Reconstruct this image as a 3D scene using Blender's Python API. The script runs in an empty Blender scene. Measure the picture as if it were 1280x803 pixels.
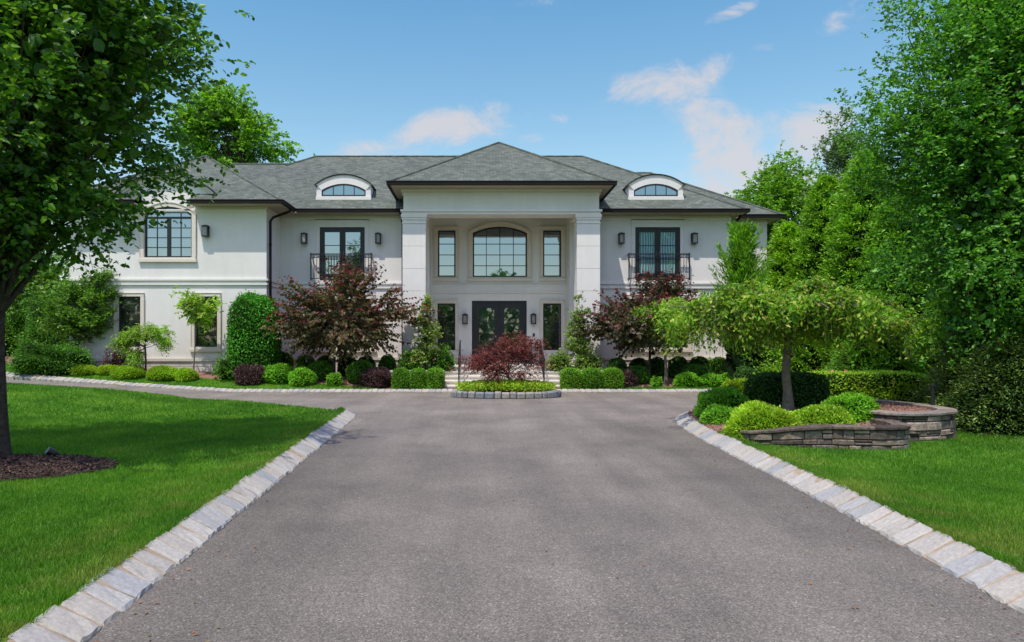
import bpy, math, random
import numpy as np
from mathutils import Vector, noise as mnoise
from mathutils.geometry import delaunay_2d_cdt

R = math.radians
rng = np.random.default_rng(7)
random.seed(7)
scene = bpy.context.scene
COL = scene.collection
F = 900.0; CX = 600.0; CY = 425.0; EYE = 1.7       # focal length and vanishing point measured on the photograph

def W(px, py, Y):
    return ((px-CX)*Y/F, Y, EYE-(py-CY)*Y/F)
def wx(px, Y): return (px-CX)*Y/F
def wz(py, Y): return EYE-(py-CY)*Y/F
def sst(a, b, x):
    t = np.clip((x-a)/(b-a), 0, 1); return t*t*(3-2*t)
def h(x, y):                                        # terrain height
    x = np.asarray(x, float); y = np.asarray(y, float)
    left = 0.056*np.maximum(0, -x-8)
    left = np.minimum(left, 0.75)*sst(9, 20, y)
    mound = 0.12*sst(8, 11, -x)*sst(14, 18.5, y)*(1-sst(20.2, 21.5, y))
    pad = 0.42*sst(23.6, 26.2, y)
    return left+mound+pad
def hf(x, y): return float(h(x, y))

# ------------------------------------------------------------------ materials
MATS = {}
def new_mat(name):
    m = bpy.data.materials.new(name); m.use_nodes = True
    nt = m.node_tree; nt.nodes.clear()
    out = nt.nodes.new('ShaderNodeOutputMaterial')
    return m, nt, out
def N(nt, t, **kw):
    n = nt.nodes.new(t)
    for k, v in kw.items():
        if k.startswith('i_'):
            key = k[2:]
            key = int(key) if key.isdigit() else key.replace('_', ' ')
            n.inputs[key].default_value = v
        else: setattr(n, k, v)
    return n
def ramp(nt, fac, stops, interp='LINEAR'):
    n = nt.nodes.new('ShaderNodeValToRGB'); n.color_ramp.interpolation = interp
    el = n.color_ramp.elements
    while len(el) < len(stops): el.new(0.5)
    for e, (p, c) in zip(el, stops):
        e.position = p; e.color = (c[0], c[1], c[2], 1)
    nt.links.new(fac, n.inputs[0]); return n
def pri(nt, out, rough=0.6, spec=0.3, **kw):
    b = nt.nodes.new('ShaderNodeBsdfPrincipled')
    b.inputs['Roughness'].default_value = rough
    b.inputs['Specular IOR Level'].default_value = spec
    nt.links.new(b.outputs[0], out.inputs[0]); return b
def bump(nt, hsock, b, strength=0.3, dist=0.02):
    bp = N(nt, 'ShaderNodeBump'); bp.inputs['Strength'].default_value = strength; bp.inputs['Distance'].default_value = dist
    nt.links.new(hsock, bp.inputs['Height']); nt.links.new(bp.outputs[0], b.inputs['Normal'])
def wpos(nt):
    return N(nt, 'ShaderNodeNewGeometry').outputs['Position']
def noise(nt, vec, scale, detail=4, rough=0.55):
    n = N(nt, 'ShaderNodeTexNoise'); n.inputs['Scale'].default_value = scale
    n.inputs['Detail'].default_value = detail; n.inputs['Roughness'].default_value = rough
    nt.links.new(vec, n.inputs['Vector']); return n.outputs['Fac']
def mixc(nt, fac, a, b, mode='MIX'):
    n = N(nt, 'ShaderNodeMix', data_type='RGBA', blend_type=mode)
    for s, v in ((n.inputs[0], fac), (n.inputs[6], a), (n.inputs[7], b)):
        if isinstance(v, (int, float)): s.default_value = v
        elif isinstance(v, tuple): s.default_value = (v[0], v[1], v[2], 1)
        else: nt.links.new(v, s)
    return n.outputs[2]
def math_(nt, op, a, b=None, c=None, clamp=False):
    n = N(nt, 'ShaderNodeMath', operation=op, use_clamp=clamp)
    for i, v in enumerate((a, b, c)):
        if v is None: continue
        if isinstance(v, (int, float)): n.inputs[i].default_value = v
        else: nt.links.new(v, n.inputs[i])
    return n.outputs[0]

def simple(name, col, rough=0.6, spec=0.3, var=0.12, scale=3.0, bscale=None, bstr=0.2, metal=0.0, bdist=0.01):
    m, nt, out = new_mat(name); b = pri(nt, out, rough, spec)
    b.inputs['Metallic'].default_value = metal
    p = wpos(nt); f = noise(nt, p, scale, 6, 0.65)
    lo = tuple(c*(1-var) for c in col); hi = tuple(min(1, c*(1+var)) for c in col)
    rp = ramp(nt, f, [(0.3, lo), (0.7, hi)])
    nt.links.new(rp.outputs[0], b.inputs['Base Color'])
    if bscale: bump(nt, noise(nt, p, bscale, 5, 0.6), b, bstr, bdist)
    MATS[name] = m; return m

def leafmat(name, cols, trans=0.3, rough=0.5, spec=0.25, big=0.6, bigscale=1.3, boost=1.45):
    m, nt, out = new_mat(name)
    g = N(nt, 'ShaderNodeNewGeometry')
    rp = ramp(nt, g.outputs['Random Per Island'], [(i/(len(cols)-1), tuple(q*boost for q in c)) for i, c in enumerate(cols)])
    f = noise(nt, g.outputs['Position'], bigscale, 3)
    dark = ramp(nt, f, [(0.35, (1-big*0.5,)*3), (0.65, (1+big*0.4,)*3)])
    c = mixc(nt, 1.0, rp.outputs[0], dark.outputs[0], 'MULTIPLY')
    oi = N(nt, 'ShaderNodeObjectInfo'); ov = ramp(nt, oi.outputs['Random'], [(0, (0.80, 0.88, 0.9)), (0.5, (1.0, 1.0, 1.0)), (1, (1.22, 1.10, 1.0))])
    c = mixc(nt, 1.0, c, ov.outputs[0], 'MULTIPLY')
    b = N(nt, 'ShaderNodeBsdfPrincipled'); b.inputs['Roughness'].default_value = rough
    b.inputs['Specular IOR Level'].default_value = spec
    nt.links.new(c, b.inputs['Base Color'])
    tr = N(nt, 'ShaderNodeBsdfTranslucent')
    tc = mixc(nt, 1.0, c, (1.5, 1.6, 0.6), 'MULTIPLY')
    nt.links.new(tc, tr.inputs[0])
    mx = N(nt, 'ShaderNodeMixShader'); mx.inputs[0].default_value = trans
    nt.links.new(b.outputs[0], mx.inputs[1]); nt.links.new(tr.outputs[0], mx.inputs[2])
    nt.links.new(mx.outputs[0], out.inputs[0])
    MATS[name] = m; return m

def stucco():
    m, nt, out = new_mat('stucco'); b = pri(nt, out, 0.85, 0.15); p = wpos(nt)
    rp = ramp(nt, noise(nt, p, 0.9, 6, 0.65), [(0.3, (0.655, 0.63, 0.605)), (0.7, (0.725, 0.70, 0.67))])
    mp = N(nt, 'ShaderNodeMapping'); mp.inputs['Scale'].default_value = (3.0, 3.0, 0.22); nt.links.new(p, mp.inputs['Vector'])
    st = ramp(nt, noise(nt, mp.outputs[0], 1.6, 5, 0.7), [(0.3, (0.965, 0.962, 0.955)), (0.6, (1.01, 1.01, 1.01))])
    c = mixc(nt, 1.0, rp.outputs[0], st.outputs[0], 'MULTIPLY')
    sp_ = N(nt, 'ShaderNodeSeparateXYZ'); nt.links.new(p, sp_.inputs[0])
    gr = ramp(nt, math_(nt, 'MULTIPLY_ADD', noise(nt, p, 4, 4), 0.5, math_(nt, 'SUBTRACT', sp_.outputs[2], 0.9)), [(0.1, (0.84, 0.82, 0.79)), (0.75, (1, 1, 1))])
    c = mixc(nt, 1.0, c, gr.outputs[0], 'MULTIPLY')
    nt.links.new(c, b.inputs['Base Color']); bump(nt, noise(nt, p, 60, 5, 0.6), b, 0.3, 0.008); return m
M_STUCCO = stucco()
M_TRIM = simple('cast_stone_trim', (0.64, 0.58, 0.51), 0.8, 0.2, 0.05, 2.0, 60, 0.15)
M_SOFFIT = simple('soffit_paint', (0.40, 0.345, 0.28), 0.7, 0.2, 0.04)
M_BLACK = simple('black_metal', (0.016, 0.016, 0.019), 0.4, 0.4, 0.2, 5)
M_BRONZE = simple('bronze_gutter', (0.013, 0.010, 0.010), 0.6, 0.12, 0.2, 2)
M_LANTERN_GLASS = simple('lantern_glass', (0.25, 0.24, 0.22), 0.15, 0.5, 0.2, 20)
M_BARK = simple('bark', (0.065, 0.052, 0.042), 0.95, 0.1, 0.5, 14, 40, 0.9, bdist=0.03)
M_BARK_GREY = simple('pale_bark', (0.16, 0.135, 0.11), 0.95, 0.1, 0.35, 14, 40, 0.7, bdist=0.02)
M_STEP = simple('limestone_step', (0.60, 0.56, 0.50), 0.85, 0.15, 0.12, 4, 50, 0.3)
M_COPPER = simple('brass_handle', (0.20, 0.19, 0.18), 0.3, 0.5, 0.1, 5, metal=0.8)

# glass: reflective pane over dark room
def glass(name, dark, refl=0.5, stripes=None):
    m, nt, out = new_mat(name)
    d = N(nt, 'ShaderNodeBsdfDiffuse'); 
    p = wpos(nt)
    if stripes:
        wv = N(nt, 'ShaderNodeTexWave'); wv.inputs['Scale'].default_value = 3.2; wv.inputs['Distortion'].default_value = 3.0
        wv.inputs['Detail Scale'].default_value = 0.6
        nt.links.new(p, wv.inputs['Vector'])
        rp = ramp(nt, wv.outputs['Fac'], [(0.2, dark), (0.8, stripes)])
        nt.links.new(rp.outputs[0], d.inputs[0])
    else:
        rp = ramp(nt, noise(nt, p, 1.7, 3), [(0.35, tuple(c*0.5 for c in dark)), (0.65, tuple(c*1.6 for c in dark))])
        nt.links.new(rp.outputs[0], d.inputs[0])
    gl = N(nt, 'ShaderNodeBsdfGlossy'); gl.inputs['Roughness'].default_value = 0.02
    gl.inputs[0].default_value = (0.8, 0.93, 0.97, 1)
    bp = N(nt, 'ShaderNodeBump'); bp.inputs['Strength'].default_value = 0.08; bp.inputs['Distance'].default_value = 0.02
    nt.links.new(noise(nt, p, 1.1, 2), bp.inputs['Height']); nt.links.new(bp.outputs[0], gl.inputs['Normal'])
    mx = N(nt, 'ShaderNodeMixShader'); mx.inputs[0].default_value = refl
    nt.links.new(d.outputs[0], mx.inputs[1]); nt.links.new(gl.outputs[0], mx.inputs[2])
    nt.links.new(mx.outputs[0], out.inputs[0]); MATS[name] = m; return m
M_GLASS_UP = glass('upper_glass', (0.02, 0.03, 0.035), 0.36)
M_GLASS_CURT = glass('curtained_glass', (0.12, 0.24, 0.27), 0.22, (0.36, 0.56, 0.60))
M_GLASS_LOW = glass('lower_glass', (0.018, 0.018, 0.02), 0.16)
M_GLASS_DOOR = glass('door_glass', (0.02, 0.03, 0.028), 0.2)

# shingles (uv in metres)
def shingle():
    m, nt, out = new_mat('roof_shingles'); b = pri(nt, out, 0.9, 0.15)
    uv = N(nt, 'ShaderNodeUVMap'); p = wpos(nt)
    br = N(nt, 'ShaderNodeTexBrick'); br.inputs['Scale'].default_value = 1.0
    br.inputs['Brick Width'].default_value = 0.24; br.inputs['Row Height'].default_value = 0.14
    br.inputs['Mortar Size'].default_value = 0.008; br.inputs['Bias'].default_value = 0.0
    br.inputs['Color1'].default_value = (0.076, 0.094, 0.076, 1); br.inputs['Color2'].default_value = (0.128, 0.146, 0.122, 1)
    br.inputs['Mortar'].default_value = (0.06, 0.068, 0.066, 1); br.offset_frequency = 2
    nt.links.new(uv.outputs[0], br.inputs['Vector'])
    v = ramp(nt, noise(nt, p, 7, 5, 0.7), [(0.3, (0.72, 0.74, 0.75)), (0.7, (1.3, 1.24, 1.2))])
    v2 = ramp(nt, noise(nt, p, 0.5, 3), [(0.3, (0.88, 0.9, 0.9)), (0.7, (1.1, 1.1, 1.08))])
    c = mixc(nt, 1.0, br.outputs[0], v.outputs[0], 'MULTIPLY'); c = mixc(nt, 1.0, c, v2.outputs[0], 'MULTIPLY')
    nt.links.new(c, b.inputs['Base Color']); bump(nt, br.outputs['Fac'], b, -0.5, 0.01)
    return m
M_ROOF = shingle()

def asphalt():
    m, nt, out = new_mat('asphalt'); b = pri(nt, out, 0.75, 0.3); p = wpos(nt)
    vo = N(nt, 'ShaderNodeTexVoronoi'); vo.inputs['Scale'].default_value = 105; nt.links.new(p, vo.inputs['Vector'])
    sp = ramp(nt, vo.outputs['Color'], [(0.1, (0.084, 0.075, 0.061)), (0.55, (0.138, 0.122, 0.100)), (0.85, (0.200, 0.180, 0.147)), (1.0, (0.34, 0.31, 0.255))])
    f1 = ramp(nt, noise(nt, p, 0.55, 5, 0.6), [(0.3, (0.74, 0.73, 0.73)), (0.7, (1.2, 1.19, 1.18))])
    mp = N(nt, 'ShaderNodeMapping'); mp.inputs['Scale'].default_value = (1.6, 0.16, 1); nt.links.new(p, mp.inputs['Vector'])
    f2 = ramp(nt, noise(nt, mp.outputs[0], 1.0, 4, 0.6), [(0.35, (0.86, 0.86, 0.86)), (0.65, (1.1, 1.1, 1.1))])
    f3 = ramp(nt, noise(nt, p, 18, 4, 0.7), [(0.3, (0.9, 0.9, 0.9)), (0.7, (1.09, 1.09, 1.09))])
    c = sp.outputs[0]
    for f in (f1, f2, f3): c = mixc(nt, 1.0, c, f.outputs[0], 'MULTIPLY')
    # wear: paler where cars run, darker along the kerbs; far end paler throughout
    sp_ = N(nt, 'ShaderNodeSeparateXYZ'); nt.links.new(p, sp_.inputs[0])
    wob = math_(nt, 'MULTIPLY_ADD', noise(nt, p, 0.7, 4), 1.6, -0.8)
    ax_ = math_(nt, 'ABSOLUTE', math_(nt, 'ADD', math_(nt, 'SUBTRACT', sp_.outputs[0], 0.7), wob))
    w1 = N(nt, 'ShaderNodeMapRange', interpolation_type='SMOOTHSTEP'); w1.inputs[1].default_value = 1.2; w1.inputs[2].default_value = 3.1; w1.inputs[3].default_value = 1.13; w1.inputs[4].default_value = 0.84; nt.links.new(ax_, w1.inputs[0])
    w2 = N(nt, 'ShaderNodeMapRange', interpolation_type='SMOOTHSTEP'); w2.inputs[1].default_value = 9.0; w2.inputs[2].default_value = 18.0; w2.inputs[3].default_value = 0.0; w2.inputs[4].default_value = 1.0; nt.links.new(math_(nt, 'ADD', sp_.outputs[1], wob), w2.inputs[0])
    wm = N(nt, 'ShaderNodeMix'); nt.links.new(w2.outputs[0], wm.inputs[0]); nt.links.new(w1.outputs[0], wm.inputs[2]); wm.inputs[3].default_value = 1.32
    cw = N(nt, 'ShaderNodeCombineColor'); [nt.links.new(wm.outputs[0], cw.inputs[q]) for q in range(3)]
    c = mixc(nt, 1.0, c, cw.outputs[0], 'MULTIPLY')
    nt.links.new(c, b.inputs['Base Color'])
    bump(nt, noise(nt, p, 110, 3, 0.7), b, 0.5, 0.006); return m
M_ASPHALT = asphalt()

def grassmat(name, blade):
    m, nt, out = new_mat(name); g = N(nt, 'ShaderNodeNewGeometry'); p = g.outputs['Position']
    f = noise(nt, p, 0.8, 5, 0.65); f2 = noise(nt, p, 0.28, 3, 0.5)
    a = ramp(nt, f, [(0.28, (0.05, 0.155, 0.012)), (0.5, (0.09, 0.24, 0.018)), (0.66, (0.145, 0.295, 0.028)), (0.82, (0.27, 0.30, 0.07))])
    c = mixc(nt, 1.0, a.outputs[0], ramp(nt, f2, [(0.35, (0.8, 0.85, 0.8)), (0.65, (1.15, 1.12, 1.1))]).outputs[0], 'MULTIPLY')
    sp_ = N(nt, 'ShaderNodeSeparateXYZ'); nt.links.new(p, sp_.inputs[0]); ax_ = math_(nt, 'ABSOLUTE', math_(nt, 'SUBTRACT', sp_.outputs[0], 0.65))
    dr = N(nt, 'ShaderNodeMapRange', interpolation_type='SMOOTHSTEP'); dr.inputs[1].default_value = 3.3; dr.inputs[2].default_value = 4.6; dr.inputs[3].default_value = 0.5; dr.inputs[4].default_value = 0.0; nt.links.new(ax_, dr.inputs[0])
    pn_ = N(nt, 'ShaderNodeMapRange', interpolation_type='SMOOTHSTEP'); pn_.inputs[1].default_value = 0.42; pn_.inputs[2].default_value = 0.62; nt.links.new(noise(nt, p, 1.7, 5, 0.7), pn_.inputs[0])
    c = mixc(nt, math_(nt, 'MULTIPLY', dr.outputs[0], pn_.outputs[0]), c, (0.25, 0.27, 0.065))
    if blade:
        rp = ramp(nt, g.outputs['Random Per Island'], [(0, (0.62, 0.68, 0.6)), (0.9, (1.3, 1.22, 1.1)), (1.0, (2.2, 1.6, 1.6))])
        c = mixc(nt, 1.0, c, rp.outputs[0], 'MULTIPLY')
        b = N(nt, 'ShaderNodeBsdfPrincipled'); b.inputs['Roughness'].default_value = 0.5; b.inputs['Specular IOR Level'].default_value = 0.25
        nt.links.new(c, b.inputs['Base Color'])
        tr = N(nt, 'ShaderNodeBsdfTranslucent'); nt.links.new(mixc(nt, 1.0, c, (1.4, 1.5, 0.7), 'MULTIPLY'), tr.inputs[0])
        mx = N(nt, 'ShaderNodeMixShader'); mx.inputs[0].default_value = 0.35
        nt.links.new(b.outputs[0], mx.inputs[1]); nt.links.new(tr.outputs[0], mx.inputs[2]); nt.links.new(mx.outputs[0], out.inputs[0])
    else:
        b = pri(nt, out, 0.95, 0.05)
        c = mixc(nt, 1.0, c, ramp(nt, noise(nt, p, 35, 5, 0.75), [(0.3, (0.5, 0.55, 0.5)), (0.7, (1.15, 1.1, 1.1))]).outputs[0], 'MULTIPLY')
        nt.links.new(c, b.inputs['Base Color']); bump(nt, noise(nt, p, 60, 4, 0.7), b, 0.9, 0.03)
    return m
M_LAWN = grassmat('lawn_turf', False); M_BLADE = grassmat('grass_blades', True)

def islandmat(name, cols, rough=0.85, nscale=20, bstr=0.5, bdist=0.01, nv=0.3):
    m, nt, out = new_mat(name); b = pri(nt, out, rough, 0.15); g = N(nt, 'ShaderNodeNewGeometry'); p = g.outputs['Position']
    rp = ramp(nt, g.outputs['Random Per Island'], [(i/(len(cols)-1), c) for i, c in enumerate(cols)])
    f = ramp(nt, noise(nt, p, nscale, 6, 0.7), [(0.3, (1-nv,)*3), (0.7, (1+nv,)*3)])
    c = mixc(nt, 1.0, rp.outputs[0], f.outputs[0], 'MULTIPLY')
    nt.links.new(c, b.inputs['Base Color']); bump(nt, noise(nt, p, nscale*1.5, 6, 0.7), b, bstr, bdist); return m
M_BLOCK = islandmat('granite_block', [(0.33, 0.305, 0.26), (0.385, 0.365, 0.32), (0.25, 0.265, 0.27), (0.37, 0.34, 0.285), (0.32, 0.31, 0.28)], nscale=34, nv=0.2, bstr=0.35, bdist=0.006)
M_MORTAR = simple('mortar_sand', (0.33, 0.265, 0.19), 0.95, 0.05, 0.25, 12, 70, 0.5)
M_FIELD = islandmat('retaining_stone', [(0.07, 0.055, 0.045), (0.24, 0.185, 0.145), (0.12, 0.105, 0.095), (0.34, 0.27, 0.215), (0.04, 0.033, 0.03), (0.19, 0.155, 0.13)], nscale=14, nv=0.55, bdist=0.03)
M_CAP = islandmat('cap_stone', [(0.14, 0.115, 0.10), (0.26, 0.215, 0.18), (0.19, 0.165, 0.15)], nscale=14, nv=0.45, bdist=0.02)
M_CAPD = islandmat('dark_cap_stone', [(0.05, 0.04, 0.035), (0.16, 0.125, 0.10), (0.08, 0.065, 0.055)], nscale=10, nv=0.7, bdist=0.03)
M_COBBLE = islandmat('bed_cobble', [(0.12, 0.13, 0.15), (0.30, 0.28, 0.25), (0.16, 0.18, 0.21), (0.24, 0.23, 0.22)], nscale=18, nv=0.4)
M_MULCH = islandmat('bark_mulch', [(0.055, 0.035, 0.028), (0.10, 0.06, 0.045), (0.035, 0.025, 0.02), (0.14, 0.085, 0.07)], nscale=40, nv=0.5)
M_MULCH_RED = islandmat('red_mulch', [(0.17, 0.085, 0.065), (0.24, 0.13, 0.10), (0.12, 0.06, 0.05), (0.28, 0.17, 0.14)], nscale=40, nv=0.4)
M_PLINTH = islandmat('plinth_stone', [(0.50, 0.47, 0.42), (0.58, 0.54, 0.48), (0.46, 0.44, 0.41)], nscale=18, nv=0.15)

L_PEAR = leafmat('pear_leaves', [(0.013, 0.043, 0.006), (0.028, 0.085, 0.010), (0.05, 0.13, 0.013), (0.10, 0.19, 0.02)], 0.36, 0.38, 0.4, boost=1.7)
L_RIGHT = leafmat('shade_tree_leaves', [(0.018, 0.055, 0.008), (0.035, 0.105, 0.011), (0.06, 0.155, 0.014), (0.11, 0.21, 0.02)], 0.36, 0.4, 0.35, boost=2.2)
L_BACK = leafmat('far_tree_leaves', [(0.03, 0.085, 0.012), (0.06, 0.15, 0.018), (0.11, 0.22, 0.03)], 0.35)
L_BRIGHT = leafmat('bright_leaves', [(0.06, 0.15, 0.012), (0.11, 0.24, 0.018), (0.18, 0.32, 0.03)], 0.4)
L_GREY = leafmat('greyish_leaves', [(0.05, 0.09, 0.035), (0.09, 0.15, 0.05), (0.13, 0.20, 0.07)], 0.35)
L_CYP = leafmat('cypress_sprays', [(0.042, 0.10, 0.008), (0.075, 0.165, 0.012), (0.13, 0.235, 0.018)], 0.25, boost=2.3)
L_SPRUCE = leafmat('spruce_needles', [(0.022, 0.052, 0.012), (0.05, 0.095, 0.018), (0.13, 0.165, 0.035)], 0.15, boost=1.9)
L_WEEP = leafmat('weeping_leaves', [(0.075, 0.17, 0.010), (0.13, 0.25, 0.016), (0.20, 0.30, 0.03), (0.26, 0.27, 0.06)], 0.38, boost=1.9)
L_WEEP2 = leafmat('weeping_tree_leaves', [(0.04, 0.11, 0.008), (0.075, 0.17, 0.011), (0.12, 0.235, 0.015), (0.18, 0.27, 0.022), (0.27, 0.24, 0.06)], 0.40, big=0.8, bigscale=2.2, boost=1.65)
L_GOLD = leafmat('golden_foliage', [(0.13, 0.24, 0.012), (0.22, 0.34, 0.018), (0.30, 0.40, 0.03)], 0.3, boost=1.5)
L_GOLD2 = leafmat('yellow_green_foliage', [(0.09, 0.21, 0.012), (0.16, 0.31, 0.018), (0.24, 0.38, 0.03)], 0.3)
L_LIME = leafmat('lime_foliage', [(0.07, 0.21, 0.012), (0.12, 0.30, 0.018), (0.17, 0.36, 0.03)], 0.3)
L_BOX = leafmat('boxwood_leaves', [(0.03, 0.095, 0.008), (0.055, 0.15, 0.012), (0.09, 0.21, 0.018)], 0.22)
L_HBOX = leafmat('bright_boxwood_leaves', [(0.06, 0.16, 0.010), (0.10, 0.23, 0.015), (0.15, 0.30, 0.02)], 0.3)
L_HEDGE = leafmat('privet_leaves', [(0.10, 0.20, 0.015), (0.16, 0.28, 0.022), (0.22, 0.33, 0.035)], 0.35, boost=1.9)
L_DARK = leafmat('dark_yew_leaves', [(0.010, 0.034, 0.007), (0.022, 0.066, 0.010), (0.042, 0.11, 0.014)], 0.18, boost=1.7)
L_HOLLY = leafmat('holly_leaves', [(0.022, 0.10, 0.010), (0.04, 0.17, 0.014), (0.07, 0.25, 0.02)], 0.22)
L_PURP = leafmat('barberry_leaves', [(0.045, 0.022, 0.028), (0.08, 0.035, 0.04), (0.10, 0.065, 0.05)], 0.2)
L_REDBUD = leafmat('redbud_leaves', [(0.03, 0.04, 0.02), (0.055, 0.068, 0.03), (0.085, 0.08, 0.04), (0.09, 0.068, 0.04), (0.085, 0.045, 0.036)], 0.35, 0.4, boost=1.45)
L_REDTIP = leafmat('redbud_young_leaves', [(0.06, 0.014, 0.016), (0.10, 0.018, 0.022), (0.14, 0.035, 0.035)], 0.35, 0.4)
L_MAPLE = leafmat('red_maple_leaves', [(0.07, 0.014, 0.016), (0.15, 0.035, 0.035), (0.26, 0.085, 0.07)], 0.35)
L_OLIVE = leafmat('olive_leaves', [(0.06, 0.12, 0.022), (0.11, 0.19, 0.03), (0.18, 0.26, 0.05), (0.14, 0.13, 0.06)], 0.3, boost=1.7)
L_PINK = leafmat('pink_flowers', [(0.45, 0.10, 0.14), (0.60, 0.22, 0.26)], 0.2)
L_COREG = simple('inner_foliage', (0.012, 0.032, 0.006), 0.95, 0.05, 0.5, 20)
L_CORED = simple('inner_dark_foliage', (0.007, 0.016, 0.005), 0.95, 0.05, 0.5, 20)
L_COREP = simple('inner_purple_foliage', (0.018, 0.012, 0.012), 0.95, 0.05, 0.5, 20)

# ------------------------------------------------------------------ mesh building
ORG = {}
def link(o, parent=None):
    COL.objects.link(o)
    if parent is not None: o.parent = parent
    return o
def thing(name, label, cat, loc, group=None):
    o = bpy.data.objects.new(name, None); o.empty_display_size = 0.2
    o.location = loc; link(o); ORG[o] = np.array(loc, float)
    o['label'] = label; o['category'] = cat
    if group: o['group'] = group
    return o
def tag(o, label=None, cat=None, group=None, kind=None):
    if label: o['label'] = label
    if cat: o['category'] = cat
    if group: o['group'] = group
    if kind: o['kind'] = kind
    return o
def np_mesh(name, V, polys, mats, parent=None, org=None, matidx=None, uv=None, smooth=False):
    """V (n,3); polys = list of int arrays (m,k)"""
    V = np.asarray(V, float)
    me = bpy.data.meshes.new(name)
    if parent is not None: o0 = ORG[parent]
    elif org is not None: o0 = np.array(org, float)
    else: o0 = np.zeros(3)
    me.vertices.add(len(V)); me.vertices.foreach_set('co', (V-o0).ravel().astype(np.float32))
    loops = np.concatenate([p.ravel() for p in polys]).astype(np.int32)
    tot = np.concatenate([np.full(len(p), p.shape[1]) for p in polys]).astype(np.int32)
    st = np.concatenate([[0], np.cumsum(tot)[:-1]]).astype(np.int32)
    me.loops.add(len(loops)); me.loops.foreach_set('vertex_index', loops)
    me.polygons.add(len(tot)); me.polygons.foreach_set('loop_start', st)
    try: me.polygons.foreach_set('loop_total', tot)
    except Exception: pass
    if not isinstance(mats, (list, tuple)): mats = [mats]
    for m in mats: me.materials.append(m)
    if matidx is not None: me.polygons.foreach_set('material_index', np.asarray(matidx, np.int32))
    if smooth: me.polygons.foreach_set('use_smooth', np.ones(len(tot), bool))
    me.update(calc_edges=True); me.validate()
    o = bpy.data.objects.new(name, me); link(o, parent)
    if parent is None: o.location = tuple(o0)
    ORG[o] = o0
    return o

class MB:
    def __init__(s): s.v = []; s.f = []; s.m = []; s.cur = 0
    def box(s, x0, x1, y0, y1, z0, z1):
        b = len(s.v)
        s.v += [(x0,y0,z0),(x1,y0,z0),(x1,y1,z0),(x0,y1,z0),(x0,y0,z1),(x1,y0,z1),(x1,y1,z1),(x0,y1,z1)]
        for q in ((0,3,2,1),(4,5,6,7),(0,1,5,4),(1,2,6,5),(2,3,7,6),(3,0,4,7)): s.f.append([b+i for i in q]); s.m.append(s.cur)
        return s
    def poly(s, pts):
        b = len(s.v); s.v += [tuple(p) for p in pts]; s.f.append(list(range(b, b+len(pts)))); s.m.append(s.cur); return s
    def prism(s, prof, y0, y1):                      # prof: list of (x,z), extruded along y
        n = len(prof); b = len(s.v)
        s.v += [(x, y0, z) for x, z in prof]+[(x, y1, z) for x, z in prof]
        s.f.append([b+i for i in range(n)]); s.f.append([b+n+i for i in reversed(range(n))]); s.m += [s.cur]*2
        for i in range(n):
            j = (i+1) % n; s.f.append([b+i, b+n+i, b+n+j, b+j]); s.m.append(s.cur)
        return s
    def strip(s, A, B, y0, y1):                      # ring band between two equally long (x,z) polylines, extruded
        n = len(A)
        for i in range(n-1):
            s.prism([A[i], A[i+1], B[i+1], B[i]], y0, y1)
        return s
    def tube(s, pts, r, n=8, cap=True):
        pts = [Vector(p) for p in pts]; rs = r if isinstance(r, (list, tuple)) else [r]*len(pts)
        b = len(s.v); prev = None
        for i, p in enumerate(pts):
            d = (pts[min(i+1, len(pts)-1)]-pts[max(i-1, 0)]).normalized()
            a = Vector((1,0,0)) if abs(d.x) < 0.9 else Vector((0,1,0))
            if prev is not None: a = prev
            u = (a-d*a.dot(d)).normalized(); w = d.cross(u); prev = u
            for k in range(n):
                t = 2*math.pi*k/n; q = p+u*math.cos(t)*rs[i]+w*math.sin(t)*rs[i]; s.v.append(tuple(q))
        for i in range(len(pts)-1):
            for k in range(n):
                k2 = (k+1) % n
                s.f.append([b+i*n+k, b+i*n+k2, b+(i+1)*n+k2, b+(i+1)*n+k]); s.m.append(s.cur)
        if cap:
            s.f.append([b+k for k in reversed(range(n))]); s.f.append([b+(len(pts)-1)*n+k for k in range(n)]); s.m += [s.cur]*2
        return s
    def build(s, name, mats, parent=None, org=None, smooth=False, uv=False):
        o0 = ORG[parent] if parent is not None else np.array(org if org is not None else (0,0,0), float)
        me = bpy.data.meshes.new(name)
        me.from_pydata([tuple(np.array(v)-o0) for v in s.v], [], s.f)
        if not isinstance(mats, (list, tuple)): mats = [mats]
        for m in mats: me.materials.append(m)
        me.polygons.foreach_set('material_index', np.array(s.m, np.int32))
        if smooth: me.polygons.foreach_set('use_smooth', np.ones(len(s.f), bool))
        me.update()
        if uv:                                       # metres along the horizontal and up the slope of each face
            L = me.uv_layers.new(name='UVMap')
            for p in me.polygons:
                n = p.normal; hx = Vector((0,0,1)).cross(n)
                hx = hx.normalized() if hx.length > 1e-4 else Vector((1,0,0)); up = n.cross(hx)
                for li in p.loop_indices:
                    c = me.vertices[me.loops[li].vertex_index].co+Vector(o0)
                    L.data[li].uv = (c.dot(hx), c.dot(up))
        o = bpy.data.objects.new(name, me); link(o, parent)
        if parent is None: o.location = tuple(o0)
        ORG[o] = o0
        return o

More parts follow.
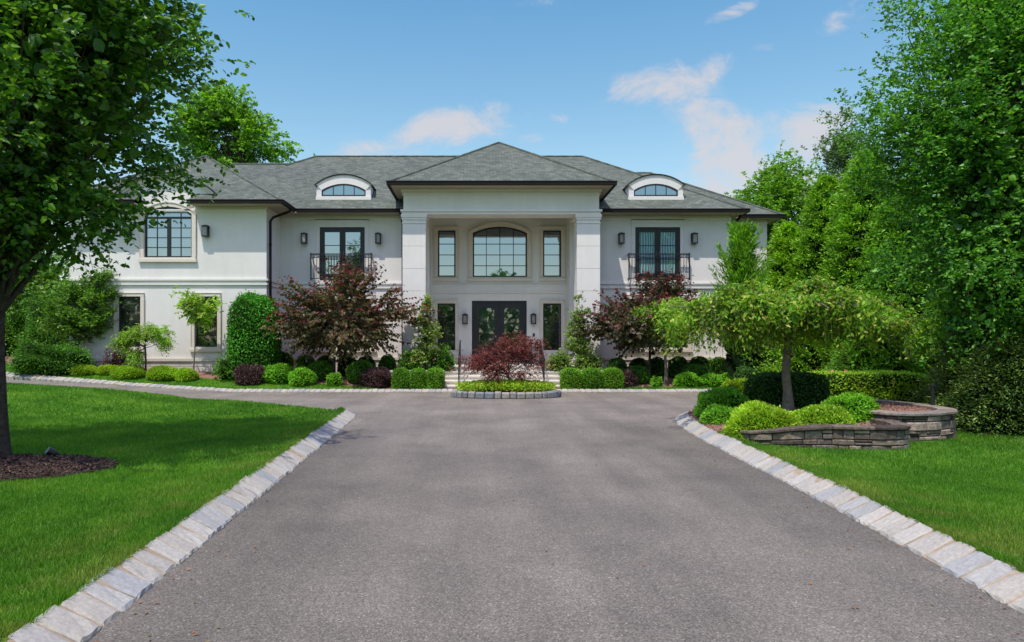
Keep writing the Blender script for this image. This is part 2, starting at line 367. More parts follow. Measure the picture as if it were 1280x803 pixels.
def nrm(a): return a/np.maximum(np.linalg.norm(a, axis=-1, keepdims=True), 1e-9)
def leaves(P, D, Nn, L, Wd, fold=0.15, simple_=False):
    D = nrm(D); S = nrm(np.cross(D, Nn)); Nn = np.cross(S, D)
    L = np.broadcast_to(np.asarray(L, float), (len(P),))[:, None]; Wd = np.broadcast_to(np.asarray(Wd, float), (len(P),))[:, None]
    n = len(P)
    if simple_:
        V = np.stack([P, P+D*L*0.5+S*Wd*0.5+Nn*Wd*fold, P+D*L, P+D*L*0.5-S*Wd*0.5+Nn*Wd*fold], 1).reshape(-1, 3)
        i = np.arange(n)[:, None]*4
        return V, np.concatenate([i+np.array([[0,1,2,3]])])
    V = np.stack([P, P+D*L-Nn*L*0.12, P+D*L*0.3+S*Wd*0.5+Nn*Wd*fold, P+D*L*0.7+S*Wd*0.38+Nn*(Wd*fold-L*0.04),
                  P+D*L*0.3-S*Wd*0.5+Nn*Wd*fold, P+D*L*0.7-S*Wd*0.38+Nn*(Wd*fold-L*0.04)], 1).reshape(-1, 3)
    i = np.arange(n)[:, None]*6
    return V, np.concatenate([i+np.array([[0,2,3,1]]), i+np.array([[0,1,5,4]])])

def rdir(r, n): return nrm(r.normal(size=(n, 3)))

def twig_leaves(r, P, D, length, k, L, Wd, droop=0.25, up=0.7, simple_=False, hang=0.3, spread=1.0):
    """P,D (n,3): twigs with k leaves each"""
    n = len(P); t = np.linspace(0.12, 1.0, k)[None, :, None]
    t = np.clip(t+r.normal(size=(n, k, 1))*0.04, 0.03, 1.05)
    ln = (length*r.uniform(0.6, 1.3, n))[:, None, None]
    pos = P[:, None]+D[:, None]*t*ln; pos[..., 2] -= (droop*t**2*ln)[..., 0]
    side = nrm(np.cross(D, np.array([0, 0, 1.0]))+1e-6)[:, None]*np.where(np.arange(k) % 2 == 0, 1, -1)[None, :, None]
    d = D[:, None]*0.6+side*spread+r.normal(size=(n, k, 3))*0.45; d[..., 2] -= hang
    nn = r.normal(size=(n, k, 3))*0.55; nn[..., 2] += up
    pos = pos.reshape(-1, 3); m = len(pos)
    sz = r.uniform(0.7, 1.25, m)
    return leaves(pos, d.reshape(-1, 3), nn.reshape(-1, 3), L*sz, Wd*sz, simple_=simple_)

def blob_points(r, blobs, n, shell=3.0, warp=0.16):
    vol = np.array([b[3]*b[4]*b[5] for b in blobs]); ids = r.choice(len(blobs), n, p=vol/vol.sum())
    B = np.array(blobs)[ids]; u = rdir(r, n)
    bump_ = 1+warp*(np.sin(u[:, 0]*5.1+B[:, 0])+np.sin(u[:, 1]*4.3+u[:, 2]*5.7+B[:, 2])+np.sin(u[:, 2]*9.1-u[:, 0]*7.3))*0.6
    rad = r.uniform(0, 1, n)**(1/shell)*bump_
    P = B[:, :3]+u*B[:, 3:6]*rad[:, None]
    return P, nrm(u/B[:, 3:6]), rad

def limb(mb, a, b, r0, r1, r, sag=0.0, n=6, seg=6, wob=0.06):
    a = np.array(a, float); b = np.array(b, float); L = np.linalg.norm(b-a); pts = []; rs = []
    off = r.normal(size=3)*wob*L
    for i in range(seg+1):
        t = i/seg; p = a+(b-a)*t+off*math.sin(math.pi*t)+np.array([0, 0, sag*L*math.sin(math.pi*t)])
        p = p+r.normal(size=3)*wob*0.15*L*(0 < i < seg)
        pts.append(tuple(p)); rs.append(r0+(r1-r0)*t**0.8)
    mb.tube(pts, rs, n=n, cap=False)

def tree(name, label, cat, base, fork, trunk_r, blobs, mat, nclump, ntwig, twl, k, L, Wd, seed, clump_r=0.45, group=None,
         bark=None, nlimb=22, simple_=False, droop=0.25, hang=0.3, up=0.7, outw=0.8, upw=0.35, lean=(0, 0), twigs=True, shell=2.6,
         warp=0.16, limb_r=None, taper=0.62, core=None, tipmat=None, tipk=2, keep=None):
    r = np.random.default_rng(seed); bx, by, bz = base; root = thing(name, label, cat, base, group)
    top = max(b[2]+b[5] for b in blobs); cz = np.mean([b[2] for b in blobs]); cx = np.mean([b[0] for b in blobs]); cy = np.mean([b[1] for b in blobs])
    C, Nc, _ = blob_points(r, blobs, nclump, shell, warp)
    if keep is not None: C = C[keep(C-np.array([0, 0, 0.25]))]; nclump = len(C)
    # trunk
    mb = MB(); pts = []; rs = []
    for i in range(9):
        t = i/8; z = bz-0.1+(fork-bz+0.1)*t
        flare = 1+0.55*math.exp(-t*9)
        pts.append((bx+(lean[0])*t+math.sin(t*3+seed)*trunk_r*0.2, by+lean[1]*t, z)); rs.append(trunk_r*flare*(1-0.25*t))
    mb.tube(pts, rs, n=12, cap=False)
    ftop = np.array(pts[-1]); rt = rs[-1]
    leader = np.array([cx*0.6+ftop[0]*0.4, cy*0.6+ftop[1]*0.4, fork+(top-fork)*0.75])
    limb(mb, ftop-np.array([0, 0, 0.05]), leader, rt*0.95, rt*0.2, r, n=8, seg=8, wob=0.03)
    order = r.permutation(nclump)[:nlimb]
    for j in order:
        c = C[j]; t = np.clip((c[2]-fork)/(top-fork)*0.6-0.1, -0.02, 0.8)
        a = ftop+(leader-ftop)*max(t, 0); rr = limb_r or rt*taper
        limb(mb, a, c, rr*(1-0.75*max(t, 0))*r.uniform(0.45, 0.9), max(rr*0.08, 0.006), r, sag=0.08, n=6, seg=6)
    # twigs
    ci = r.integers(0, nclump, ntwig); P = C[ci]+r.normal(size=(ntwig, 3))*clump_r*np.array([1, 1, 0.75])*r.uniform(0.6, 1.3, (ntwig, 1))
    if keep is not None:
        kk_ = keep(P); P = P[kk_]; ntwig = len(P)
    ctr = np.array([cx, cy, cz-0.2*(top-cz)])
    D = nrm(nrm(P-ctr)*outw+rdir(r, ntwig)*0.8+np.array([0, 0, upw]))
    if twigs:
        sel = r.permutation(ntwig)[:min(ntwig, 2500)]
        V = []; Fq = []; a = P[sel]; d = D[sel]; e = a+d*twl; e[:, 2] -= droop*twl
        s = nrm(np.cross(d, np.array([0.3, 0.2, 1.0])))*0.006*max(1, L/0.09)
        V = np.stack([a+s, a-s, e-s*0.4, e+s*0.4], 1).reshape(-1, 3); q = np.arange(len(sel))[:, None]*4+np.array([[0,1,2,3]])
        b0 = len(mb.v); mb.v += [tuple(v) for v in V]; mb.f += [[int(b0+i) for i in f] for f in q]; mb.m += [0]*len(q)
    mb.build('trunk', bark or M_BARK, root, smooth=True)
    V, Q = twig_leaves(r, P, D, twl, k, L, Wd, droop, up, simple_, hang)
    if core:                                         # dense inside so that the far side does not show through
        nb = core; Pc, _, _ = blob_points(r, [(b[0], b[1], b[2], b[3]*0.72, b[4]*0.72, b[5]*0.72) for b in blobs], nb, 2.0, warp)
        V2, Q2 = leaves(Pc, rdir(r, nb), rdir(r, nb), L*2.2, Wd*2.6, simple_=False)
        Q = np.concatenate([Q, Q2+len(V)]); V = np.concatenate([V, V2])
    # nothing grows below the ground
    if tipmat:
        per = 1 if simple_ else 2; li = np.arange(ntwig*k); top_f = (li % k) >= k-tipk; zt_ = np.repeat(P[:, 2], k); top_f &= (zt_ > np.median(P[:, 2])-0.1+r.normal(size=len(zt_))*0.15)
        mi = np.concatenate([top_f.astype(int)]*per); np_mesh('crown', V, [Q], [mat, tipmat], root, matidx=mi)
    else: np_mesh('crown', V, [Q], mat, root)
    return root

def superell(r, n, p):
    u = rdir(r, n)
    s = (np.abs(u)**p).sum(1)**(-1/p)
    pt = u*s[:, None]; nn = nrm(np.sign(pt)*np.abs(pt)**(p-1)+1e-6)
    return pt, nn

STY = {  # material, core material, leaf length, leaf width, roughness of outline, outwardness
 'box':   (L_BOX, L_COREG, 0.045, 0.030, 0.03, 0.5),
 'hedgebox': (L_HBOX, L_COREG, 0.045, 0.030, 0.03, 0.5),
 'dark':  (L_DARK, L_CORED, 0.045, 0.028, 0.03, 0.5),
 'gold':  (L_GOLD, L_COREG, 0.075, 0.026, 0.06, 1.0),
 'lime':  (L_LIME, L_COREG, 0.065, 0.034, 0.06, 0.8),
 'holly': (L_HOLLY, L_COREG, 0.085, 0.05, 0.05, 0.6),
 'purple':(L_PURP, L_COREP, 0.055, 0.034, 0.06, 0.7),
 'loose': (L_BOX, L_COREG, 0.09, 0.045, 0.16, 0.9),
 'olive': (L_OLIVE, L_COREG, 0.08, 0.04, 0.14, 0.9),
 'hedge': (L_HEDGE, L_COREG, 0.06, 0.035, 0.03, 0.6),
}
def bush(name, label, cat, x0, x1, y, ztop, style, depth=None, p=2.2, dens=1.0, seed=0, zb=None, group=None, flowers=0, core=0.9, leafs=1.0, lump=1.0, matov=None):
    r = np.random.default_rng(seed+int(abs(x0)*100)+int(y*37)); mat, cm, L, Wd, rough, outw = STY[style]
    if matov: mat = matov
    L *= leafs; Wd *= leafs
    cx = (x0+x1)/2; a = (x1-x0)/2; b = (depth/2 if depth else a); z0 = (hf(cx, y) if zb is None else zb)
    hh = ztop-z0+0.05; c = hh*0.56; zc = ztop-c       # ellipsoid pushed slightly into the ground
    area = 2*math.pi*(a*b+a*c+b*c)*0.9
    n = int(min(14000, max(900, area/(L*Wd)*2.4*dens)))
    u, nn = superell(r, n, p)
    ax = np.array([a, b, c])
    k1, k2 = 4.0, 7.0
    def lumpf(u, s): return 1+s*rough*(np.sin(u[:, 0]*k1*1.3+cx*9)+np.sin(u[:, 1]*k1+u[:, 2]*5+cx*3)+0.6*np.sin(u[:, 2]*k2+u[:, 0]*6+y*5))
    stray = 1+(r.uniform(0, 1, (n, 1)) < 0.035)*r.uniform(0.02, 0.10, (n, 1))
    P = u*ax*lumpf(u, lump)[:, None]*r.uniform(1-rough*1.6, 1+rough*0.9, (n, 1))*stray; P[:, 2] += zc; P[:, 0] += cx; P[:, 1] += y
    nn = nrm(nn/ax)
    keep = P[:, 2] > z0-0.02; P = P[keep]; nn = nn[keep]; n = len(P)
    D = nrm(nn*outw+rdir(r, n)*0.7+np.array([0, 0, 0.15])); NN = nn*0.5+rdir(r, n)*0.7+np.array([0, 0, 0.3])
    V, Q = leaves(P-D*L*0.4, D, NN, L*r.uniform(0.7, 1.3, n), Wd*r.uniform(0.7, 1.3, n), simple_=True)
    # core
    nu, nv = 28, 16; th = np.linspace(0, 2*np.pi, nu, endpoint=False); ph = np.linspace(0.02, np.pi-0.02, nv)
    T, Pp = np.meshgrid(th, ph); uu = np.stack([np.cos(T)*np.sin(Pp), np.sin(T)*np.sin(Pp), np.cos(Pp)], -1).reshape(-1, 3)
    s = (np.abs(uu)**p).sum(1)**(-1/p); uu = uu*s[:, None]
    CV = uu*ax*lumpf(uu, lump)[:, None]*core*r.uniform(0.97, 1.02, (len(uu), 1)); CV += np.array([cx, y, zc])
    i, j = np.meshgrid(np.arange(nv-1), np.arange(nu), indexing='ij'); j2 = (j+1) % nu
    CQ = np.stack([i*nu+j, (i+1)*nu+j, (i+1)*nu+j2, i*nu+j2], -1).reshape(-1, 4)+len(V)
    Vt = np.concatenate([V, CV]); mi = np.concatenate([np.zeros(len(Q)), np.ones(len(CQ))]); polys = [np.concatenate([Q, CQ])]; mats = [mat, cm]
    if flowers:
        nf = flowers; ii = r.integers(0, len(P), nf); fu = P[ii]+nn[ii]*0.03
        fu = np.repeat(fu, 5, 0)+r.normal(size=(nf*5, 3))*0.025
        V2, Q2 = leaves(fu, rdir(r, nf*5), rdir(r, nf*5), 0.05, 0.05, simple_=True)
        polys = [np.concatenate([polys[0], Q2+len(Vt)])]; Vt = np.concatenate([Vt, V2]); mi = np.concatenate([mi, np.full(len(Q2), 2)]); mats.append(L_PINK)
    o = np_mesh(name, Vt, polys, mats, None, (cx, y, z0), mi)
    return tag(o, label, cat, group)

# ------------------------------------------------------------------ surfaces
def in_poly(P, poly):
    x, y = P[:, 0], P[:, 1]; inside = np.zeros(len(P), bool); n = len(poly)
    for i in range(n):
        x1, y1 = poly[i]; x2, y2 = poly[(i+1) % n]
        c = ((y1 > y) != (y2 > y)) & (x < (x2-x1)*(y-y1)/((y2-y1)+1e-12)+x1); inside ^= c
    return inside
def surface(name, poly, zf, mat, step=0.6, skirt=0.15, dense=0.5):
    out = []
    n = len(poly)
    for i in range(n):
        a = np.array(poly[i], float); b = np.array(poly[(i+1) % n], float); m = max(1, int(np.linalg.norm(b-a)/dense))
        for k in range(m): out.append(tuple(a+(b-a)*k/m))
    nb = len(out); P = np.array(out)
    gx = np.arange(P[:, 0].min()+step/2, P[:, 0].max(), step); gy = np.arange(P[:, 1].min()+step/2, P[:, 1].max(), step)
    G = np.stack(np.meshgrid(gx, gy), -1).reshape(-1, 2); G = G[in_poly(G, poly)]
    vs = [Vector(p) for p in out]+[Vector(p) for p in G]
    r = delaunay_2d_cdt(vs, [], [list(range(nb))], 1, 1e-5)
    V2 = np.array([[v.x, v.y] for v in r[0]]); fs = [list(f) for f in r[2]]
    z = zf(V2[:, 0], V2[:, 1]); V = [(x, y, zz) for (x, y), zz in zip(V2, z)]
    if skirt:
        ob = np.array(out); zz = zf(ob[:, 0], ob[:, 1]); b0 = len(V)
        for (x, y), q in zip(ob, zz): V += [(x, y, q), (x, y, q-skirt)]
        for i in range(nb):
            j = (i+1) % nb; fs.append([b0+2*i, b0+2*j, b0+2*j+1, b0+2*i+1])
    me = bpy.data.meshes.new(name); me.from_pydata(V, [], fs); me.materials.append(mat); me.update()
    for p in me.polygons: p.use_smooth = True
    o = link(bpy.data.objects.new(name, me)); o['kind'] = 'structure'; return o

# ground sheet to the horizon
xs = np.concatenate([[-900, -300, -120], np.arange(-60, 61, 3.0), [120, 300, 900]]); ys = np.concatenate([[-900, -200, -60], np.arange(-30, 81, 2.0), [150, 400, 1200]])
GX, GY = np.meshgrid(xs, ys); GZ = h(GX, GY)-0.10
V = np.stack([GX, GY, GZ], -1).reshape(-1, 3); nx = len(xs); i, j = np.meshgrid(np.arange(len(ys)-1), np.arange(nx-1), indexing='ij')
Q = np.stack([i*nx+j, i*nx+j+1, (i+1)*nx+j+1, (i+1)*nx+j], -1).reshape(-1, 4)
tag(np_mesh('ground', V, [Q], M_LAWN), kind='structure')

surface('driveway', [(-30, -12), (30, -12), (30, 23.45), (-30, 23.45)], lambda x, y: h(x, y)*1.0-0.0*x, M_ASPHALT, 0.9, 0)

# kerb paths: inner edges
def smooth_path(pts, step):
    pts = np.array(pts, float); d = np.concatenate([[0], np.cumsum(np.linalg.norm(np.diff(pts, axis=0), axis=1))])
    # catmull-rom
    out = []
    for i in range(len(pts)-1):
        p0 = pts[max(i-1, 0)]; p1 = pts[i]; p2 = pts[i+1]; p3 = pts[min(i+2, len(pts)-1)]
        for t in np.linspace(0, 1, 24, endpoint=False):
            out.append(0.5*((2*p1)+(-p0+p2)*t+(2*p0-5*p1+4*p2-p3)*t*t+(-p0+3*p1-3*p2+p3)*t**3))
    out.append(pts[-1]); out = np.array(out); d = np.concatenate([[0], np.cumsum(np.linalg.norm(np.diff(out, axis=0), axis=1))])
    s = np.arange(0, d[-1], step); return np.stack([np.interp(s, d, out[:, 0]), np.interp(s, d, out[:, 1])], 1)

def kerb(name, pts, side, width, pitch, z0=0.025, z1=0.085, seed=1, jag=0.03, joint=0.012):
    r = np.random.default_rng(seed); path = smooth_path(pts, 0.03); d = np.concatenate([[0], np.cumsum(np.linalg.norm(np.diff(path, axis=0), axis=1))])
    mb = MB(); s = 0.0
    def at(s):
        p = np.array([np.interp(s, d, path[:, 0]), np.interp(s, d, path[:, 1])]); q = np.array([np.interp(s+0.05, d, path[:, 0]), np.interp(s+0.05, d, path[:, 1])])
        q0 = np.array([np.interp(s-0.05, d, path[:, 0]), np.interp(s-0.05, d, path[:, 1])]); t = (q-q0)/max(np.linalg.norm(q-q0), 1e-6)
        return p, np.array([t[1], -t[0]])*side
    prevm = None
    while s < d[-1]-pitch:
        w = pitch*r.uniform(0.82, 1.18); a, na = at(s+joint); b, nb_ = at(s+w-joint)
        wi = width+r.normal()*jag; wo = r.normal()*0.008; sh = r.normal()*0.008; up = r.normal()*0.004
        tq = (b-a)/np.linalg.norm(b-a)
        # rounded block: grid 4 x 5 with bevelled rim
        us = [0, 0.07, 0.35, 0.65, 0.93, 1]; vs = [0, 0.045, 0.3, 0.7, 0.955, 1]; base = len(mb.v)
        bmp = r.normal(size=(6, 6))*0.003
        for iu, u in enumerate(us):
            for iv, v in enumerate(vs):
                p = a*(1-u)+b*u+(na*(1-u)+nb_*u)*(wo+(wi-wo)*v)+tq*sh*v
                rim = (iu in (0, 5))+(iv in (0, 5))
                rr = 0.010 if rim == 1 else 0.0
                cut = 0.012 if rim == 2 else 0
                z = z0+(z1-z0)*v+up+bmp[iu, iv]-(0.016 if rim else 0)-(0.012 if rim == 2 else 0)
                c = (a+b)/2+(na+nb_)/2*wi*0.5
                p = p+(c-p)*(0.05 if rim == 2 else 0)+r.normal(size=2)*0.004
                mb.v.append((p[0], p[1], z+hf(p[0], p[1])))
        for iu in range(5):
            for iv in range(5):
                q = [base+iu*6+iv, base+(iu+1)*6+iv, base+(iu+1)*6+iv+1, base+iu*6+iv+1]
                mb.f.append(q); mb.m.append(0)
        rim = [base+i*6 for i in range(6)]+[base+30+i for i in range(1, 6)]+[base+i*6+5 for i in (4, 3, 2, 1, 0)]+[base+i for i in (4, 3, 2, 1)]
        low = len(mb.v)
        for q in rim:
            v = mb.v[q]; mb.v.append((v[0], v[1], v[2]-0.12))
        for k in range(len(rim)):
            k2 = (k+1) % len(rim); mb.f.append([rim[k], low+k, low+k2, rim[k2]]); mb.m.append(0)
        s += w
    # mortar bed
    base = len(mb.v); mb.cur = 1; ss = np.arange(0, d[-1], 0.15)
    for q in ss:
        p, n_ = at(q); pi = p+n_*0.012; po = p+n_*(width-0.02)
        mb.v += [(pi[0], pi[1], hf(*pi)+z0-0.05), (pi[0], pi[1], hf(*pi)+z0-0.014), (po[0], po[1], hf(*po)+z1-0.019), (po[0], po[1], hf(*po)-0.03)]
    for k in range(len(ss)-1):
        for c in range(3):
            mb.f.append([base+k*4+c, base+k*4+c+1, base+(k+1)*4+c+1, base+(k+1)*4+c]); mb.m.append(1)
    o = mb.build(name, [M_BLOCK, M_MORTAR]); me = o.data
    # smooth only block tops
    o['kind'] = 'structure'; return o, path

LK = [(-2.02, -1.0), (-2.16, 2.5), (-2.22, 4.1), (-2.34, 7.0), (-2.47, 10.2), (-2.62, 13.5), (-2.74, 15.9), (-2.98, 16.55)]
RK = [(3.2, -1.0), (3.32, 3.0), (3.37, 4.5), (3.43, 5.4), (3.52, 6.6), (3.60, 8.0), (3.68, 10.1), (3.76, 12.2), (3.9, 13.9), (4.12, 15.2), (4.55, 16.2), (5.4, 17.0), (7.0, 17.6), (9, 17.9)]
kl, kpl = kerb('kerb', LK, -1, 0.27, 0.235, z0=0.02, z1=0.155, seed=3, jag=0.010, joint=0.014)
kr, kpr = kerb('kerb', RK, 1, 0.27, 0.24, z0=0.02, z1=0.155, seed=4, jag=0.010, joint=0.014)
FK = [(-26, 25.6), (-20, 24.6), (-16, 24.0), (-13.3, 23.7), (-10.7, 23.4), (-8, 23.25), (-4, 23.2), (0, 23.2), (4, 23.2), (6.5, 23.2), (8.0, 23.4), (9.5, 23.9), (13, 24.6), (18, 25)]
kf, kpf = kerb('kerb', FK, -1, 0.30, 0.20, z0=0.04, z1=0.10, seed=5, jag=0.01, joint=0.010)

LW = 0.045
def lz(x, y):
    x = np.asarray(x, float); d = np.where(x < 0, -x-2.55, x-3.75); return h(x, y)+LW+0.09*np.exp(-np.maximum(d, 0)/0.7)*(1-sst(16.2, 17.5, np.asarray(y, float)))
def off_path(pts, side, w):
    p = smooth_path(pts, 0.4); t = np.gradient(p, axis=0); t = t/np.linalg.norm(t, axis=1)[:, None]
    return p+np.stack([t[:, 1], -t[:, 0]], 1)*side*w
lo = [tuple(p) for p in off_path(LK, -1, 0.25)]
LEFT_LAWN = [(-2.2, -12)]+lo+[(-3.35, 16.75), (-4.3, 17.7), (-6.5, 19.5), (-9.0, 20.6), (-11.2, 20.5), (-13, 20.5), (-20, 20.3), (-30, 20.3), (-30, -12)]
surface('lawn', LEFT_LAWN, lz, M_LAWN, 0.5, 0.2)
ro = [tuple(p) for p in off_path(RK[:9], 1, 0.25)]
RIGHT_LAWN = [(3.45, -12)]+ro+[(6.5, 14.2), (9.5, 17), (30, 17), (30, -12)]
surface('lawn', RIGHT_LAWN, lz, M_LAWN, 0.5, 0.2)
STRIP_L = [(-26, 25.9), (-20, 24.9), (-16, 24.3), (-13.3, 24.0), (-10.7, 23.7), (-8, 23.53), (-3.7, 23.48), (-3.0, 23.6), (-3.6, 24.2), (-6, 24.75), (-9, 24.95), (-13, 25.2), (-16.2, 25.3), (-20, 26.2), (-26, 27)]
surface('lawn', STRIP_L, lz, M_LAWN, 0.35, 0.1, 0.3)
STRIP_R = [(4.4, 23.48), (6.5, 23.48), (7.95, 23.68), (9.0, 24.1), (8.4, 24.4), (7, 24.3), (5.2, 24.25), (4.3, 23.8)]
surface('lawn', STRIP_R, lz, M_LAWN, 0.35, 0.1, 0.3)
surface('planting_bed', [(-30, 27), (-20, 24.8), (-16, 24.25), (-8, 23.5), (8, 23.6), (9.5, 24.2), (13, 24.9), (30, 25), (30, 34), (-30, 34)], lambda x, y: h(x, y)+0.012, M_MULCH_RED, 0.5, 0.12)

def chips(poly, zf, n, mat, name, size=0.04, seed=0):
    r = np.random.default_rng(seed); P = np.array(poly); lo_ = P.min(0); hi_ = P.max(0)
    G = r.uniform(lo_, hi_, (n*2, 2)); G = G[in_poly(G, poly)][:n]
    Pz = np.column_stack([G, zf(G[:, 0], G[:, 1])+r.uniform(0, 0.02, len(G))])
    D = rdir(r, len(G)); D[:, 2] *= 0.35; NN = r.normal(size=D.shape)*0.35+np.array([0, 0, 1.0])
    V, Q = leaves(Pz, D, NN, size*r.uniform(0.6, 1.6, len(G)), size*0.4, fold=0.1, simple_=True)
    return V, Q
def mulch_bed(name, label, poly, zf, mat, n, size=0.04, seed=0, step=0.2):
    o = surface(name, poly, zf, mat, step, 0.12, 0.15)
    V, Q = chips(poly, zf, n, mat, name, size, seed)
    me2 = np_mesh('mulch_chips', V, [Q], mat)
    tag(me2, label, 'mulch', kind='stuff')
    return o
def ell(cx, cy, rx, ry, n=40, jag=0.0, seed=0):
    r = np.random.default_rng(seed); return [(cx+math.cos(t)*rx*(1+r.normal()*jag), cy+math.sin(t)*ry*(1+r.normal()*jag)) for t in np.linspace(0, 2*math.pi, n, endpoint=False)]
TB = ell(-6.15, 9.15, 1.45, 0.92, 48, 0.02)
mulch_bed('planting_bed', 'dark shredded bark mulch ringing the trunk of the big lawn tree', TB,
          lambda x, y: h(x, y)+0.085+0.05*np.clip(1-((x+6.15)/1.45)**2-((y-9.15)/0.92)**2, 0, 1), M_MULCH, 9000, 0.045)

# right bed behind retaining walls
W1 = [(4.12, 11.5), (4.27, 11.12), (4.75, 10.88), (5.5, 10.74), (6.07, 10.68), (6.45, 10.82), (6.62, 11.3), (6.6, 11.8)]
W2 = [(6.5, 12.1), (6.62, 11.75), (6.85, 11.6), (7.3, 11.65), (7.9, 11.98), (8.17, 12.55), (8.15, 13.4), (7.9, 14.4)]
bo = [tuple(p) for p in off_path(RK[6:], 1, 0.25)]
BED = [(4.2, 11.75), (4.4, 11.2), (4.85, 11.02), (5.55, 10.88), (6.05, 10.82), (6.35, 10.94), (6.45, 11.62), (7.25, 11.8), (7.75, 12.1), (7.98, 12.6), (7.97, 13.4), (7.8, 14.4), (9.2, 15.5), (9.2, 17.0)]
kp2 = [p for p in reversed(bo) if p[1] > 11.8]
BED = BED+[p for p in kp2 if p[0] < 9.1]
kpts = np.array([p for p in kp2])
def bedz(x, y):
    x = np.asarray(x, float); y = np.asarray(y, float); dd = np.full(x.shape, 9.0)
    for kx, ky in kpts: dd = np.minimum(dd, np.hypot(x-kx, y-ky))
    z = 0.125+0.25*sst(0, 0.9, dd)
    w = sst(4.5, 5.3, x)*(1)+0
    z = np.where(y < 12.6, 0.13+0.19*sst(4.2, 5.0, x), z)
    z = z+0.10*sst(6.3, 6.8, x)*(1-sst(14, 15.5, y))
    return z
mulch_bed('planting_bed', 'reddish brown mulch behind the curved stone retaining walls', BED, bedz, M_MULCH_RED, 14000, 0.045, 5)

# ------------------------------------------------------------------ stone retaining walls
def stone_wall(name, label, path, ztop_f, thick, seed, courses, capm, cap=0.055):
    r = np.random.default_rng(seed); p = smooth_path(path, 0.02); d = np.concatenate([[0], np.cumsum(np.linalg.norm(np.diff(p, axis=0), axis=1))])
    def at(s):
        s = min(max(s, 0), d[-1]); q = np.array([np.interp(s, d, p[:, 0]), np.interp(s, d, p[:, 1])])
        a = np.array([np.interp(s-0.06, d, p[:, 0]), np.interp(s-0.06, d, p[:, 1])]); b = np.array([np.interp(s+0.06, d, p[:, 0]), np.interp(s+0.06, d, p[:, 1])])
        t = (b-a)/max(np.linalg.norm(b-a), 1e-6); return q, np.array([-t[1], t[0]])
    root = thing(name, label, 'stone wall', (p[len(p)//2][0], p[len(p)//2][1], 0))
    def block(mb, s0, s1, z0, z1, prou, zf=None):
        e = 0.012; seg = max(1, int((s1-s0)/0.15)); base = len(mb.v)
        for k in range(seg+1):
            s = s0+(s1-s0)*k/seg; q, n_ = at(s); rim = k in (0, seg)
            o1 = -prou+(0.02 if rim else 0)+r.normal()*0.004; q1 = q+n_*(o1+0.014); q2 = q+n_*o1; q3 = q+n_*thick
            mb.v += [(q1[0], q1[1], z0(s)), (q2[0], q2[1], z0(s)+e), (q2[0], q2[1], z1(s)-e), (q1[0], q1[1], z1(s)), (q3[0], q3[1], z1(s)), (q3[0], q3[1], z0(s))]
        for k in range(seg):
            for c in range(6):
                c2 = (c+1) % 6; mb.f.append([base+k*6+c, base+(k+1)*6+c, base+(k+1)*6+c2, base+k*6+c2]); mb.m.append(mb.cur)
        mb.f.append([base+i for i in range(6)]); mb.f.append([base+seg*6+i for i in reversed(range(6))]); mb.m += [mb.cur]*2
    mb = MB(); H = lambda s: ztop_f(s/d[-1])-cap
    fr = np.cumsum([0]+list(courses)); fr = fr/fr[-1]
    for c in range(len(courses)):
        s = 0.0
        while s < d[-1]-0.02:
            w = r.choice([0.14, 0.22, 0.3, 0.42])*r.uniform(0.8, 1.2); s1 = min(s+w, d[-1])
            if d[-1]-s1 < 0.08: s1 = d[-1]
            lo_, hi_ = fr[c], fr[c+1]
            if r.random() < 0.35 and c < len(courses) and hi_-lo_ > 0.2:
                mid = lo_+(hi_-lo_)*r.uniform(0.4, 0.6)
                for a, b in ((lo_, mid), (mid, hi_)):
                    block(mb, s+0.006, s1-0.006, lambda q, a=a: H(q)*a+0.004-0.08*(a == 0), lambda q, b=b: H(q)*b-0.004, r.uniform(-0.01, 0.02))
            else:
                block(mb, s+0.006, s1-0.006, lambda q: H(q)*lo_+0.004-0.08*(lo_ == 0), lambda q: H(q)*hi_-0.004, r.uniform(-0.01, 0.025))
            s = s1
    # dark backing
    mb.build('stone_facing', M_FIELD, root)
    mk = MB(); 
    block(mk, 0.03, d[-1]-0.03, lambda q: -0.05, lambda q: H(q)-0.01, -0.035)
    mk.build('backing', M_MORTAR_DARK, root)
    mc = MB(); s = -0.0
    while s < d[-1]-0.02:
        w = r.uniform(0.4, 0.7); s1 = min(s+w, d[-1]); 
        if d[-1]-s1 < 0.2: s1 = d[-1]
        block(mc, s+0.002, s1-0.002, lambda q: H(q)+0.002, lambda q: H(q)+cap, 0.035+r.uniform(-0.006, 0.006)); s = s1
    mc.build('coping', capm, root); return root
M_MORTAR_DARK = simple('dark_joint', (0.03, 0.027, 0.025), 0.95, 0.05)
stone_wall('retaining_wall', 'low curved dry stone retaining wall with dark coping in front of the mounded shrubs', W1, lambda t: 0.27+0.14*float(sst(0.0, 0.4, t)), 0.24, 11, [1, 0.7, 1.2], M_CAPD)
stone_wall('retaining_wall', 'taller grey stone retaining wall curving round the mulch under the black post', W2, lambda t: 0.52, 0.26, 12, [1.1, 0.8, 1.2, 0.8], M_CAP)

